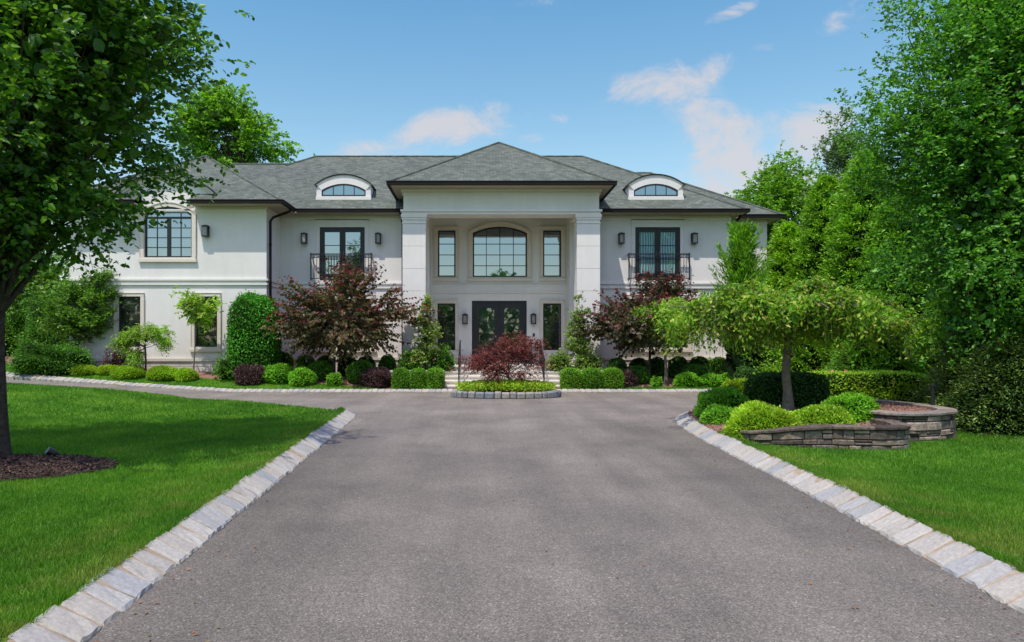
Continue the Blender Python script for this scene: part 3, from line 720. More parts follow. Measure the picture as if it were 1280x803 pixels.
# island bed in front of the steps
IC = (0.77, 21.45); IRX, IRY = 1.62, 0.78
isl = thing('stone_bed_edging', 'oval ring of grey cobbles edging the island bed before the steps', 'edging', (IC[0], IC[1], 0))
mb = MB(); r_ = np.random.default_rng(9); t = 0.0
while t < 2*math.pi-0.02:
    rad = math.hypot(IRX*math.sin(t), IRY*math.cos(t)); dt = r_.uniform(0.17, 0.29)/rad; t1 = min(t+dt, 2*math.pi)
    a = np.array([math.cos(t+0.012/rad)*IRX, math.sin(t+0.012/rad)*IRY]); b = np.array([math.cos(t1-0.012/rad)*IRX, math.sin(t1-0.012/rad)*IRY])
    c = (a+b)/2; n_ = c/np.array([IRX**2, IRY**2]); n_ = n_/np.linalg.norm(n_); hh = 0.2+r_.normal()*0.008; base = len(mb.v)
    tq = (b-a)/np.linalg.norm(b-a)
    prof = [(0.0, -0.03), (0.03, 0.03), (0.035, hh-0.05), (0.0, hh-0.008), (-0.06, hh), (-0.17, hh-0.015), (-0.18, -0.03)]
    for k, (q, e) in enumerate(((a, 0.02), (a+tq*0.03, 0), (b-tq*0.03, 0), (b, 0.02))):
        for o_, z in prof: mb.v.append((IC[0]+q[0]+n_[0]*(o_-e), IC[1]+q[1]+n_[1]*(o_-e), z-(e*0.6 if z > 0.1 else 0)))
    m = len(prof)
    for k in range(3):
        for q in range(m): q2 = (q+1) % m; mb.f.append([base+k*m+q, base+k*m+q2, base+(k+1)*m+q2, base+(k+1)*m+q]); mb.m.append(0)
    mb.f.append([base+q for q in reversed(range(m))]); mb.f.append([base+3*m+q for q in range(m)]); mb.m += [0, 0]
    t = t1
mb.build('cobbles', M_COBBLE, isl)
surface('planting_bed', ell(IC[0], IC[1], IRX-0.1, IRY-0.1, 32), lambda x, y: 0*x+0.16, M_MULCH, 0.3, 0)

# ------------------------------------------------------------------ the house
H_ = thing('house', 'two storey off-white stucco mansion with grey hipped roof and square columned portico', 'house', (0.78, 28.1, 0.4))
def wall(x0, x1, z0, z1, y, holes, reveal=0.14, mat=None, name='wall'):
    """front wall facing -y with rectangular holes (x0,x1,z0,z1) and reveals"""
    xs_ = sorted({x0, x1} | {c for hh in holes for c in hh[:2]}); zs_ = sorted({z0, z1} | {c for hh in holes for c in hh[2:]})
    mb = MB()
    for a, b in zip(xs_, xs_[1:]):
        for c, d_ in zip(zs_, zs_[1:]):
            mx_, mz = (a+b)/2, (c+d_)/2
            if any(q[0] < mx_ < q[1] and q[2] < mz < q[3] for q in holes): continue
            mb.poly([(a, y, c), (b, y, c), (b, y, d_), (a, y, d_)])
    for q in holes:
        a, b, c, d_ = q; e = y+reveal
        mb.poly([(a, y, c), (a, y, d_), (a, e, d_), (a, e, c)]); mb.poly([(b, y, c), (b, e, c), (b, e, d_), (b, y, d_)])
        mb.poly([(a, y, c), (a, e, c), (b, e, c), (b, y, c)]); mb.poly([(a, y, d_), (b, y, d_), (b, e, d_), (a, e, d_)])
    return mb
def arc(xc, hw, z, rise, n=20, a0=-1, a1=1):
    Rr = (hw*hw+rise*rise)/(2*rise); zc = z+rise-Rr; th = math.asin(min(1, hw/Rr))
    return [(xc+Rr*math.sin(th*(a0+(a1-a0)*i/n)), zc+Rr*math.cos(th*(a0+(a1-a0)*i/n))) for i in range(n+1)]

ZT = 6.58; Z0 = 0.1
YW, YM, YB, YR = 26.3, 28.1, 29.1, 29.1
# openings
WLOW = [(-10.41, -9.59, 1.44, 3.28), (-13.21, -12.39, 1.44, 3.28)]
WUP = (-12.26, -10.52, 4.71, 6.56)
FD = lambda xc: (xc-0.88, xc+0.88, 4.02, 6.10)
LW_ = lambda xc: (xc-1.15, xc+1.15, 1.40, 3.30)
mbw = wall(-15.0, -7.8, Z0, ZT, YW, WLOW+[WUP])
o = mbw.build('wall', M_STUCCO, H_)
XL, XR = -5.38, 6.94
mbm = wall(-7.8, -1.98, Z0, ZT, YM, [FD(XL), LW_(XL)]); m2 = wall(3.5, 9.8, Z0, ZT, YM, [FD(XR), LW_(XR)])
mbm.build('wall', M_STUCCO, H_); m2.build('wall', M_STUCCO, H_)
CU = (-0.29, 1.90, 4.24, 6.28)   # centre upper window (arched)
SU = [(-1.70, -0.99, 4.25, 6.13), (2.55, 3.28, 4.25, 6.13)]
SL = [(-1.72, -1.0, 1.28, 3.17), (2.55, 3.28, 1.28, 3.17)]
DR = (-0.33, 1.89, 0.78, 3.28)
mbb = wall(-1.98, 3.5, Z0, 6.95, YB, [CU]+SU+SL+[DR])
mbb.poly([(-1.98, YM, Z0), (-1.98, YM, 6.95), (-1.98, YB, 6.95), (-1.98, YB, Z0)]); mbb.poly([(3.5, YM, Z0), (3.5, YB, Z0), (3.5, YB, 6.95), (3.5, YM, 6.95)])
mbb.build('wall', M_STUCCO, H_)
ms = MB()                                            # remaining walls: wing sides, right rear block, back
ms.poly([(-7.8, YW, Z0), (-7.8, YM, Z0), (-7.8, YM, ZT), (-7.8, YW, ZT)])
ms.poly([(-15, YW, Z0), (-15, YW, ZT), (-15, 36.1, ZT), (-15, 36.1, Z0)])
ms.poly([(9.8, YM, Z0), (9.8, YR, Z0), (9.8, YR, ZT), (9.8, YM, ZT)])
ms.poly([(9.8, YR, Z0), (11.6, YR, Z0), (11.6, YR, ZT), (9.8, YR, ZT)])
ms.poly([(11.6, YR, Z0), (11.6, 36.7, Z0), (11.6, 36.7, ZT), (11.6, YR, ZT)])
ms.poly([(-15, 36.4, Z0), (-15, 36.4, ZT), (11.6, 36.4, ZT), (11.6, 36.4, Z0)])
ms.build('wall', M_STUCCO, H_)

# belt course and mouldings
def mould(x0, x1, y, z0, z1, d_, mb): mb.box(x0, x1, y-d_, y+0.02, z0, z1)
mt = MB()
for x0, x1, y in ((-15.0, -7.8, YW), (-7.8, -2.84, YM), (4.39, 9.8, YM), (9.8, 11.6, YR)):
    e0 = 0.0; 
    mould(x0-(0.07 if x0 == -15 else 0.0)+0.003, x1+(0.07 if x1 in (-7.8, 9.8, 11.6) else 0)-0.003, y, 3.86, 3.93, 0.075, mt)
    mould(x0+0.003, x1-0.003, y, 3.765, 3.86, 0.03, mt)
    mould(x0+0.003, x1+(0.05 if x1 in (-7.8, 9.8, 11.6) else 0)-0.003, y, 3.70, 3.765, 0.055, mt)
    mould(x0+0.003, x1-0.003, y, 6.36, 6.41, 0.03, mt); mould(x0+0.003, x1-0.003, y, 6.41, 6.46, 0.05, mt)
mt.box(-7.802, -7.725, YW, YM-0.08, 3.86, 3.93); mt.box(-7.802, -7.745, YW, YM-0.06, 3.70, 3.765)
mt.box(9.798, 9.87, YM, YR-0.08, 3.86, 3.93)
mt.box(-1.977, 3.497, YB-0.07, YB+0.02, 3.84, 3.92); mt.box(-1.977, 3.497, YB-0.04, YB+0.02, 3.64, 3.84); mt.box(-1.977, 3.497, YB-0.06, YB+0.02, 3.58, 3.64)
mt.build('belt_course', M_STUCCO, H_)
# plinth of stone
def plinth(x0, x1, y, z1=0.92):
    mp_ = MB()
    mp_.box(x0, x1, y-0.12, y+0.02, z1, z1+0.10)
    r = np.random.default_rng(int(x0*10)+500); 
    for c in range(4):
        z = z1-0.19*(c+1); x = x0+r.uniform(-0.4, 0)
        while x < x1:
            w = r.uniform(0.3, 0.7); a, b = max(x, x0)+0.004, min(x+w, x1)-0.004
            if b > a: mp_.box(a, b, y-0.07-r.uniform(0, 0.012), y+0.02, z+0.004, z+0.186)
            x += w
    mp_.build('plinth', M_PLINTH, H_)
for a in ((-15.0, -7.75, YW), (-7.74, -2.9, YM), (4.45, 9.85, YM), (9.86, 11.65, YR)): plinth(*a)

# windows -----------------------------------------------------------------
def window(op, y, glassm, cols, rows, arch=0.0, name='window', fw=0.055, trim=0.13, sill=True, trimd=0.05, transom=None, mull=None, head=None, handle=False, bottom_panel=0.0, rowz=None):
    x0, x1, z0, z1 = op; yf = y+0.085; xc = (x0+x1)/2; hw = (x1-x0)/2
    zs = z1-arch                                      # spring line
    fr = MB()
    fr.box(x0, x0+fw, yf-0.035, yf+0.04, z0, zs); fr.box(x1-fw, x1, yf-0.035, yf+0.04, z0, zs); fr.box(x0+fw, x1-fw, yf-0.035, yf+0.04, z0, z0+fw+bottom_panel)
    if arch:
        A = arc(xc, hw, zs, arch); B = [(xc+(x-xc)*(hw-fw)/hw, z-fw) for x, z in A]; fr.strip(A, B, yf-0.035, yf+0.04)
    else: fr.box(x0+fw, x1-fw, yf-0.035, yf+0.04, z1-fw, z1)
    topz = lambda x: (np.interp(x, [p[0] for p in arc(xc, hw, zs, arch)], [p[1] for p in arc(xc, hw, zs, arch)])-fw if arch else z1-fw)
    mull = mull or []
    for mxf, mw in mull:
        mx_ = x0+(x1-x0)*mxf; fr.box(mx_-mw/2, mx_+mw/2, yf-0.03, yf+0.035, z0+fw, topz(mx_) if not transom else transom)
    if transom: fr.box(x0+fw, x1-fw, yf-0.032, yf+0.036, transom-0.035, transom+0.035)
    mu = 0.014
    for c in cols:
        mx_ = x0+(x1-x0)*c; fr.box(mx_-mu, mx_+mu, yf-0.015, yf+0.02, z0+fw+bottom_panel, topz(mx_))
    zt = transom-0.035 if transom else (zs if arch else z1-fw)
    for rr in (rowz if rowz else [z0+(zt-z0)*q for q in rows]):
        fr.box(x0+fw, x1-fw, yf-0.013, yf+0.018, rr-mu, rr+mu)
    w = fr.build(name, M_BLACK, H_)
    pn = MB()
    if arch: pn.prism([(x0+0.01, z0+0.01)]+[(xc+(x-xc)*0.985, z-0.015) for x, z in arc(xc, hw, zs, arch)]+[(x1-0.01, z0+0.01)], yf+0.006, yf+0.012)
    else: pn.box(x0+0.01, x1-0.01, yf+0.006, yf+0.012, z0+0.01, z1-0.01)
    p = pn.build('pane', glassm, w)
    tr = MB(); t = trim; d0 = y-trimd
    tr.box(x0-t, x0-0.004, d0, y+0.03, z0-(0.0), zs); tr.box(x1+0.004, x1+t, d0, y+0.03, z0, zs)
    tr.box(x0-t-0.02, x0-t, d0-0.02, y+0.02, z0, zs); tr.box(x1+t, x1+t+0.02, d0-0.02, y+0.02, z0, zs)
    if arch:
        A = arc(xc, hw+0.004, zs, arch); B = arc(xc, hw+t, zs, arch+t); tr.strip(A, B, d0, y+0.12)
        C = arc(xc, hw+t+0.03, zs, arch+t+0.03); tr.strip(B, C, d0-0.025, y+0.03)
    else:
        tr.box(x0-t, x1+t, d0, y+0.03, z1+0.004, z1+t); tr.box(x0-t-0.02, x1+t+0.02, d0-0.02, y+0.02, z1+t, z1+t+0.02)
    if arch:
        A = arc(xc, hw, zs, arch)
        tr.strip(A, [(x, z1+0.004) for x, z in A], y+0.004, y+0.09)
    tr.build('surround', M_TRIM, w)
    if sill:
        s = MB(); s.box(x0-t-0.05, x1+t+0.05, d0-0.05, y+0.10, z0-0.17, z0-0.07); s.box(x0-t, x1+t, d0, y+0.08, z0-0.07, z0-0.003); s.build('sill', M_TRIM, w)
    return w
for op in WLOW: window(op, YW, M_GLASS_LOW, [], [0.25, 0.5, 0.75], trim=0.12)
window((WUP[0], WUP[1], WUP[2], WUP[3]), YW, M_GLASS_UP, [0.25, 0.75], [], arch=0.27, transom=6.17, mull=[(0.5, 0.13)], trim=0.14, rowz=[5.08, 5.44, 5.80])
window(CU, YB, M_GLASS_UP, [0.25, 0.5, 0.75], [], arch=0.26, trim=0.15, rowz=[4.70, 5.14, 5.58, 5.93], trimd=0.06)
for op in SU: window(op, YB, M_GLASS_UP, [], [], trim=0.12, rowz=[4.70, 5.14, 5.58])
for op in SL: window(op, YB, M_GLASS_LOW, [], [], trim=0.12, rowz=[2.21], sill=False)
for xc in (XL, XR): window(LW_(xc), YM, M_GLASS_LOW, [0.12, 0.24, 0.76, 0.88], [0.25, 0.5, 0.75], mull=[(0.33, 0.1), (0.67, 0.1)], trim=0.14)

def lantern(x, y, zc, hh=0.46):
    mb = MB(); w = 0.10; z0 = zc-hh/2; z1 = zc+hh/2
    mb.box(x-0.05, x+0.05, y-0.03, y+0.01, z0+0.05, z1-0.02)           # back plate
    mb.box(x-0.02, x+0.02, y-0.12, y-0.03, z1-0.06, z1-0.03)
    yc = y-0.15
    for sx in (-1, 1):
        for sy in (-1, 1): mb.box(x+sx*(w-0.008)-0.012, x+sx*(w-0.008)+0.012, yc+sy*(w-0.008)-0.012, yc+sy*(w-0.008)+0.012, z0+0.03, z1-0.09)
    mb.box(x-w-0.01, x+w+0.01, yc-w-0.01, yc+w+0.01, z0, z0+0.035); mb.box(x-w-0.015, x+w+0.015, yc-w-0.015, yc+w+0.015, z1-0.10, z1-0.06)
    b = len(mb.v); mb.v += [(x-w, yc-w, z1-0.06), (x+w, yc-w, z1-0.06), (x+w, yc+w, z1-0.06), (x-w, yc+w, z1-0.06), (x, yc, z1-0.015)]
    for q in ((0, 1, 4), (1, 2, 4), (2, 3, 4), (3, 0, 4)): mb.f.append([b+i for i in q]); mb.m.append(0)
    mb.box(x-0.03, x+0.03, yc-0.03, yc+0.03, z0+0.035, z0+0.12)
    L_ = mb.build('wall_lantern', M_BLACK, H_)
    g = MB(); g.box(x-w*0.62, x+w*0.62, yc-w*0.62, yc+w*0.62, z0+0.036, z1-0.101); g.build('lantern_glass', M_LANTERN_GLASS, L_)
lantern(wx(257.5, YW-0.1), YW, wz(289, YW))
lantern(-11.4*2-wx(257.5, YW-0.1), YW, wz(289, YW))
for px in (380.5, 473, 776.5, 867.5): lantern(wx(px, YM-0.1), YM, wz(298, YM))
for px in (581.3, 666.6): lantern(wx(px, YB-0.1), YB, wz(398.5, YB))
mb = MB(); mb.box(wx(666, YB), wx(668.5, YB), YB-0.03, YB+0.01, wz(421, YB), wz(417, YB)); mb.build('doorbell', M_BLACK, H_)

def double_door(op, y, glassm, name, rows, leaf_frame=0.13, fw=0.07, bottom=0.12, curtain=False):
    x0, x1, z0, z1 = op; xc = (x0+x1)/2; yf = y+0.10
    f = MB(); f.box(x0, x0+fw, yf-0.05, yf+0.03, z0, z1); f.box(x1-fw, x1, yf-0.05, yf+0.03, z0, z1); f.box(x0+fw, x1-fw, yf-0.05, yf+0.03, z1-fw, z1); f.box(x0+fw, x1-fw, yf-0.04, yf+0.03, z0, z0+0.03)
    d = f.build(name, M_BLACK, H_)
    for s in (-1, 1):
        a, b = (x0+fw+0.004, xc-0.004) if s < 0 else (xc+0.004, x1-fw-0.004); lf = MB(); zt = z1-fw-0.006; zb_ = z0+0.034
        l = leaf_frame; lf.box(a, a+l, yf-0.03, yf+0.02, zb_, zt); lf.box(b-l, b, yf-0.03, yf+0.02, zb_, zt); lf.box(a+l, b-l, yf-0.03, yf+0.02, zt-l, zt); lf.box(a+l, b-l, yf-0.03, yf+0.02, zb_, zb_+l+bottom)
        for q in rows: zz = zb_+l+bottom+(zt-l-zb_-l-bottom)*q; lf.box(a+l, b-l, yf-0.018, yf+0.01, zz-0.013, zz+0.013)
        hx = b-l/2 if s < 0 else a+l/2
        lf.build('door_leaf', M_BLACK, d)
        g = MB(); g.box(a+l*0.9, b-l*0.9, yf-0.004, yf+0.002, zb_+l+bottom-0.01, zt-l+0.01); g.build('pane', glassm, d)
        hd = MB(); hz = z0+1.0; hd.tube([(hx, yf-0.03, hz-0.15), (hx, yf-0.08, hz-0.13), (hx, yf-0.08, hz+0.13), (hx, yf-0.03, hz+0.15)], 0.011, 6); hd.build('handle', M_COPPER, d)
    return d
dd = double_door(DR, YB, M_GLASS_DOOR, 'front_door', [], 0.2, 0.09, 0.25)
for xc in (XL, XR):
    o_ = FD(xc); d = double_door(o_, YM, M_GLASS_CURT if xc > 0 else M_GLASS_UP, 'french_door', [0.36, 0.68], 0.11)
    t = MB(); x0, x1, z0, z1 = o_
    for s0, s1 in ((x0-0.16, x0-0.12), (x1+0.12, x1+0.16)): t.box(s0, s1, YM-0.03, YM+0.02, 3.94, z1+0.34)
    t.box(x0-0.16, x1+0.16, YM-0.03, YM+0.02, z1+0.28, z1+0.34); t.build('surround', M_STUCCO, d)
    # juliet balcony
    rl = MB(); a, b = xc-1.17, xc+1.17; yb = YM-0.22; zb_, zt = 4.0, 5.02
    for z, th in ((zt, 0.022), (zt-0.13, 0.012), (zb_+0.08, 0.014)):
        rl.box(a, b, yb-0.015, yb+0.015, z-th, z+th); rl.box(a-0.015, a+0.015, yb+0.016, YM-0.002, z-th, z+th); rl.box(b-0.015, b+0.015, yb+0.016, YM-0.002, z-th, z+th)
    for x in (a, b): rl.box(x-0.022, x+0.022, yb-0.022, yb+0.022, zb_, zt+0.05)
    n = 21
    for k in range(1, n): x = a+(b-a)*k/n; rl.box(x-0.008, x+0.008, yb-0.008, yb+0.008, zb_+0.094, zt-0.022)
    rl.build('balcony_railing', M_BLACK, H_)

# eaves: soffits, gutters -------------------------------------------------
S = 0.62; ZE = 6.67
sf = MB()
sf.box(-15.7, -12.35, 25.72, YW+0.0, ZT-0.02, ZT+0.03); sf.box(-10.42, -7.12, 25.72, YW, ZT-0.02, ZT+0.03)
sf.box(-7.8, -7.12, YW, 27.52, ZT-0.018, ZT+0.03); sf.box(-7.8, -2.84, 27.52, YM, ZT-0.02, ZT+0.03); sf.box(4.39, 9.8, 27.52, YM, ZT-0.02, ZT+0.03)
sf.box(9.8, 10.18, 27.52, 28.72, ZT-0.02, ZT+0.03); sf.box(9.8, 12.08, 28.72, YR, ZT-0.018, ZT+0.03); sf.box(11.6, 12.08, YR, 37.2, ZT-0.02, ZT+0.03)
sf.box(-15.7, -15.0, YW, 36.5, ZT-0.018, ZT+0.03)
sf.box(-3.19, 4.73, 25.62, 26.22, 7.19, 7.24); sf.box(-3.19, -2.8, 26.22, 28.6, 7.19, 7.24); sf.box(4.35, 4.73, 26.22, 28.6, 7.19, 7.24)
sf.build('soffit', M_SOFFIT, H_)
gz0, gz1 = 6.57, 6.70; g = 0.11
def gx_(x0, x1, y, a=gz0, b=gz1): gt = MB(); gt.box(x0, x1, y-g, y, a, b-0.03); gt.box(x0-0.01, x1+0.01, y-g-0.015, y-0.002, b-0.03, b); gt.build('gutter', M_BRONZE, H_)
def gy_(x, y0, y1, s, a=gz0, b=gz1): gt = MB(); gt.box(min(x, x+s*g), max(x, x+s*g), y0, y1, a, b-0.03); gt.box(min(x+s*0.002, x+s*(g+0.015)), max(x+s*0.002, x+s*(g+0.015)), y0, y1, b-0.03, b); gt.build('gutter', M_BRONZE, H_)
gx_(-15.8, -12.36, 25.72); gx_(-10.44, -7.01, 25.72); gy_(-7.12, 25.72, 27.40, 1); gx_(-7.0, -2.86, 27.52); gx_(4.41, 10.29, 27.52); gy_(10.18, 27.52, 28.6, 1)
gx_(10.3, 12.19, 28.72); gy_(12.08, 28.72, 37.3, 1)
gx_(-3.32, 4.86, 25.62, 7.20, 7.34); gy_(-3.21, 25.62, 28.5, -1, 7.20, 7.34); gy_(4.75, 25.62, 28.5, 1, 7.20, 7.34)
def spout(pts, name='downspout'):
    mb = MB(); mb.tube(pts, 0.05, 8); 
    for z in (5.2, 2.6):
        x, y = pts[-1][0], pts[-1][1]; mb.tube([(x, y, z-0.02), (x, y, z+0.02)], 0.064, 8)
    mb.build(name, M_BRONZE, H_)
spout([(-7.05, 26.9, 6.6), (-7.1, 26.9, 6.5), (-7.62, 26.5, 6.2), (-7.70, 26.45, 6.05), (-7.70, 26.45, 0.5)])
spout([(-3.05, 27.45, 6.6), (-3.02, 27.7, 6.4), (-3.0, 28.0, 6.2), (-3.0, 28.0, 0.5)]); spout([(4.59, 27.45, 6.6), (4.6, 27.7, 6.4), (4.62, 28.0, 6.2), (4.62, 28.0, 0.5)])
spout([(10.15, 28.0, 6.6), (10.1, 28.05, 6.45), (9.93, 28.3, 6.2), (9.9, 28.35, 6.05), (9.9, 28.35, 0.5)])

# roofs -------------------------------------------------------------------
rf = MB()
def hip_x(x0, x1, y0, y1, z, s=S):                   # ridge along x
    hd_ = (y1-y0)/2; zr = z+s*hd_; yc = (y0+y1)/2; a = (x0+hd_, yc, zr); b = (x1-hd_, yc, zr)
    rf.poly([(x0, y0, z), (x1, y0, z), b, a]); rf.poly([(x1, y0, z), (x1, y1, z), b]); rf.poly([(x1, y1, z), (x0, y1, z), a, b]); rf.poly([(x0, y1, z), (x0, y0, z), a])
hip_x(-13.0, 10.2, 27.5, 38.5, ZE+0.012)
hip_x(-15.72, -4.0, 27.5, 36.7, ZE)
hip_x(2.0, 12.1, 28.7, 37.3, ZE)
# wing: hip front with a notch for the arched wall dormer
x0, x1, y0, yk = -15.7, -7.1, 25.7, 36.0; xc = -11.4; zr = ZE+S*4.3; yn = 26.27; zn = ZE+S*(yn-y0)
rf.poly([(x0, y0, ZE), (xc-0.96, y0, ZE), (xc-0.96, yn, zn), (x0+yn-y0, yn, zn)]); rf.poly([(xc+0.96, y0, ZE), (x1, y0, ZE), (x1-(yn-y0), yn, zn), (xc+0.96, yn, zn)])
rf.poly([(x0+yn-y0, yn, zn), (x1-(yn-y0), yn, zn), (xc, y0+4.3, zr)])
rf.poly([(x1, y0, ZE), (x1, yk, ZE), (xc, yk, zr), (xc, y0+4.3, zr), (x1-(yn-y0), yn, zn)]); rf.poly([(x0, yk, ZE), (x0, y0, ZE), (x0+yn-y0, yn, zn), (xc, y0+4.3, zr), (xc, yk, zr)])
# portico
x0, x1, y0, yk, z = -3.21, 4.75, 25.6, 32.4, 7.32; xc = 0.77; zr = z+S*3.98
rf.poly([(x0, y0, z), (x1, y0, z), (xc, y0+3.98, zr)]); rf.poly([(x1, y0, z), (x1, yk, z), (xc, yk, zr), (xc, y0+3.98, zr)]); rf.poly([(x0, yk, z), (x0, y0, z), (xc, y0+3.98, zr), (xc, yk, zr)])
rf.build('roof', M_ROOF, H_, uv=True)
# hip and ridge caps
rc = MB()
def capline(a, b):
    a = Vector(a)+Vector((0, 0, 0.012)); b = Vector(b)+Vector((0, 0, 0.012)); n = max(2, int((b-a).length/0.3)); 
    rc.tube([tuple(a+(b-a)*k/n+Vector((0, 0, 0.006*(k % 2)))) for k in range(n+1)], 0.045, 6)
zc_ = ZE+0.012; zr = zc_+S*5.5
capline((10.2, 27.5, zc_), (4.7, 33, zr)); capline((-7.5, 33, zr), (4.7, 33, zr)); capline((-7.5, 33, zr), (-8.6, 31.9, zr-0.68))
capline((12.1, 28.7, ZE), (7.8, 33, ZE+S*4.3)); capline((-7.1, 25.7, ZE), (-11.4, 30, ZE+S*4.3)); capline((-15.7, 25.7, ZE), (-11.4, 30, ZE+S*4.3))
capline((-3.21, 25.6, 7.32), (0.77, 29.58, 7.32+S*3.98)); capline((4.75, 25.6, 7.32), (0.77, 29.58, 7.32+S*3.98)); capline((-11.1, 32.1, ZE+S*4.6), (-8.4, 32.1, ZE+S*4.6))
capline((0.77, 29.58, 7.32+S*3.98), (0.77, 32.4, 7.32+S*3.98)); capline((7.8, 33, ZE+S*4.3), (6.3, 33, ZE+S*4.3))
rc.build('ridge_cap', M_ROOF, H_, uv=True)

# dormers -----------------------------------------------------------------
for xc in (XL, XR):
    yf = 28.42; zb_ = 7.24; hw = 1.06
    body = MB(); A = arc(xc, hw, 7.82, 0.36); body.prism([(xc-hw, zb_-0.1)]+A+[(xc+hw, zb_-0.1)], yf+0.05, 30.6)
    hwi = 0.87; SP = 7.60; RI = 0.25; base = [(xc-hw, 7.82)]
    # front trim: jambs, arch, sill
    body.box(xc-hw-0.01, xc-hwi, yf-0.02, yf+0.048, zb_+0.12, SP); body.box(xc+hwi, xc+hw+0.01, yf-0.02, yf+0.048, zb_+0.12, SP)
    A2 = arc(xc, hwi, SP+0.002, RI+0.005); B2 = [(xc+(x-xc)*(hw+0.01)/hwi, np.interp(x, [p[0] for p in A2], [p[1] for p in arc(xc, hw, 7.82, 0.37)])) for x, z in A2]
    body.strip(A2, B2, yf-0.02, yf+0.048); body.box(xc-hw-0.03, xc+hw+0.03, yf-0.05, yf+0.048, zb_-0.02, zb_+0.12)
    dm = body.build('dormer', M_STUCCO, H_)
    fr = MB(); Af = arc(xc, hwi-0.003, SP, RI); Bf = [(xc+(x-xc)*0.945, z-0.05) for x, z in Af]; fr.strip(Af, Bf, yf-0.005, yf+0.046); fr.box(xc-hwi+0.002, xc+hwi-0.002, yf-0.006, yf+0.046, 7.361, 7.42)
    fr.box(xc-hwi+0.004, xc-hwi+0.05, yf-0.004, yf+0.046, 7.42, SP); fr.box(xc+hwi-0.05, xc+hwi-0.004, yf-0.004, yf+0.046, 7.42, SP)
    for q in (-0.5, 0, 0.5): fr.box(xc+q*hwi*0.95-0.014, xc+q*hwi*0.95+0.014, yf+0.0, yf+0.046, 7.42, SP+RI*(1-q*q)-0.02)
    fr.build('window', M_BLACK, dm)
    pn = MB(); pn.prism([(xc-hwi+0.02, 7.41)]+[(x, z-0.02) for x, z in arc(xc, hwi-0.03, SP, RI-0.01)]+[(xc+hwi-0.02, 7.41)], yf+0.02, yf+0.03); pn.build('pane', M_GLASS_UP, dm)
    rr = MB(); Ao = arc(xc, hw+0.10, 7.80, 0.44, 24); Ai_ = arc(xc, hw+0.06, 7.795, 0.405, 24); rr.strip(Ao, Ai_, yf-0.07, yf-0.04)
    rr.build('dormer_edge', M_BRONZE, dm)
    r2 = MB(); r2.strip(Ao, Ai_, yf-0.04, 31.0); r2.build('roof', M_ROOF, dm, uv=True)
    r3 = MB(); r3.strip(Ai_, arc(xc, hw+0.0, 7.815, 0.365, 24), yf-0.035, yf+0.05); r3.build('cornice', M_STUCCO, dm)
# arched wall dormer on the left wing
xc = -11.4; mbd = MB(); hw = 1.62; yf = YW-0.03
mbd.prism([(xc-0.95, 6.575), (xc-0.95, 7.0)]+arc(xc, hw, 7.0, 0.56)[2:-2]+[(xc+0.95, 7.0), (xc+0.95, 6.575)], yf, 28.9)
mbd.prism([(xc-hw, 7.001)]+arc(xc, hw, 7.003, 0.556)+[(xc+hw, 7.001)], yf+0.004, 28.7)
ad = mbd.build('dormer', M_STUCCO, H_)
mo = MB(); A = arc(xc, hw, 7.0, 0.56, 28); B = arc(xc, hw+0.10, 7.0, 0.66, 28); C = arc(xc, hw+0.17, 7.0, 0.72, 28); D_ = arc(xc, hw+0.22, 6.99, 0.765, 28)
mo.strip(A, B, yf-0.09, yf+0.1); mo.strip(B, C, yf-0.20, yf+0.1); mo.build('cornice', M_STUCCO, ad)
e_ = MB(); e_.strip(C, D_, yf-0.25, yf-0.10); e_.build('dormer_edge', M_BRONZE, ad); e_ = MB(); e_.strip(C, D_, yf-0.10, 28.9); e_.build('roof', M_ROOF, ad, uv=True)

# portico -----------------------------------------------------------------
en = MB(); XA, XB = -2.82, 4.37; YF = 26.2
en.box(XA+0.03, XB-0.03, YF+0.03, YF+0.84, 6.44, 7.19)                       # front beam
for a_, b_ in ((XA+0.03, -1.975), (3.495, XB-0.03)): en.box(a_, b_, YF+0.84, YM-0.002, 6.44, 7.19); en.box(a_-0.1*(a_ < 0), b_+0.1*(b_ > 4), YF+0.842, YM-0.003, 6.36, 6.438); en.box(a_-0.04*(a_ < 0), b_+0.04*(b_ > 4), YF+0.842, YM-0.004, 6.27, 6.359)
en.box(-1.975, 3.495, YF+0.84, YB-0.003, 6.86, 6.94)                          # ceiling
en.box(XA-0.07, XB+0.07, YF-0.07, YF+0.84, 6.36, 6.44); en.box(XA-0.02, XB+0.02, YF-0.02, YF+0.84, 6.27, 6.36)
en.box(XA-0.02, XB+0.02, YF-0.02, YF+0.3, 6.98, 7.02); en.box(XA-0.06, XB+0.06, YF-0.06, YF+0.3, 7.09, 7.188)
for x0, x1 in ((XA+0.5, XA+0.52), (XB-0.52, XB-0.5), (XA+1.9, XA+1.915), (XB-1.915, XB-1.9)): en.box(x0, x1, YF+0.018, YF+0.04, 6.46, 6.97)
en.build('entablature', M_STUCCO, H_)
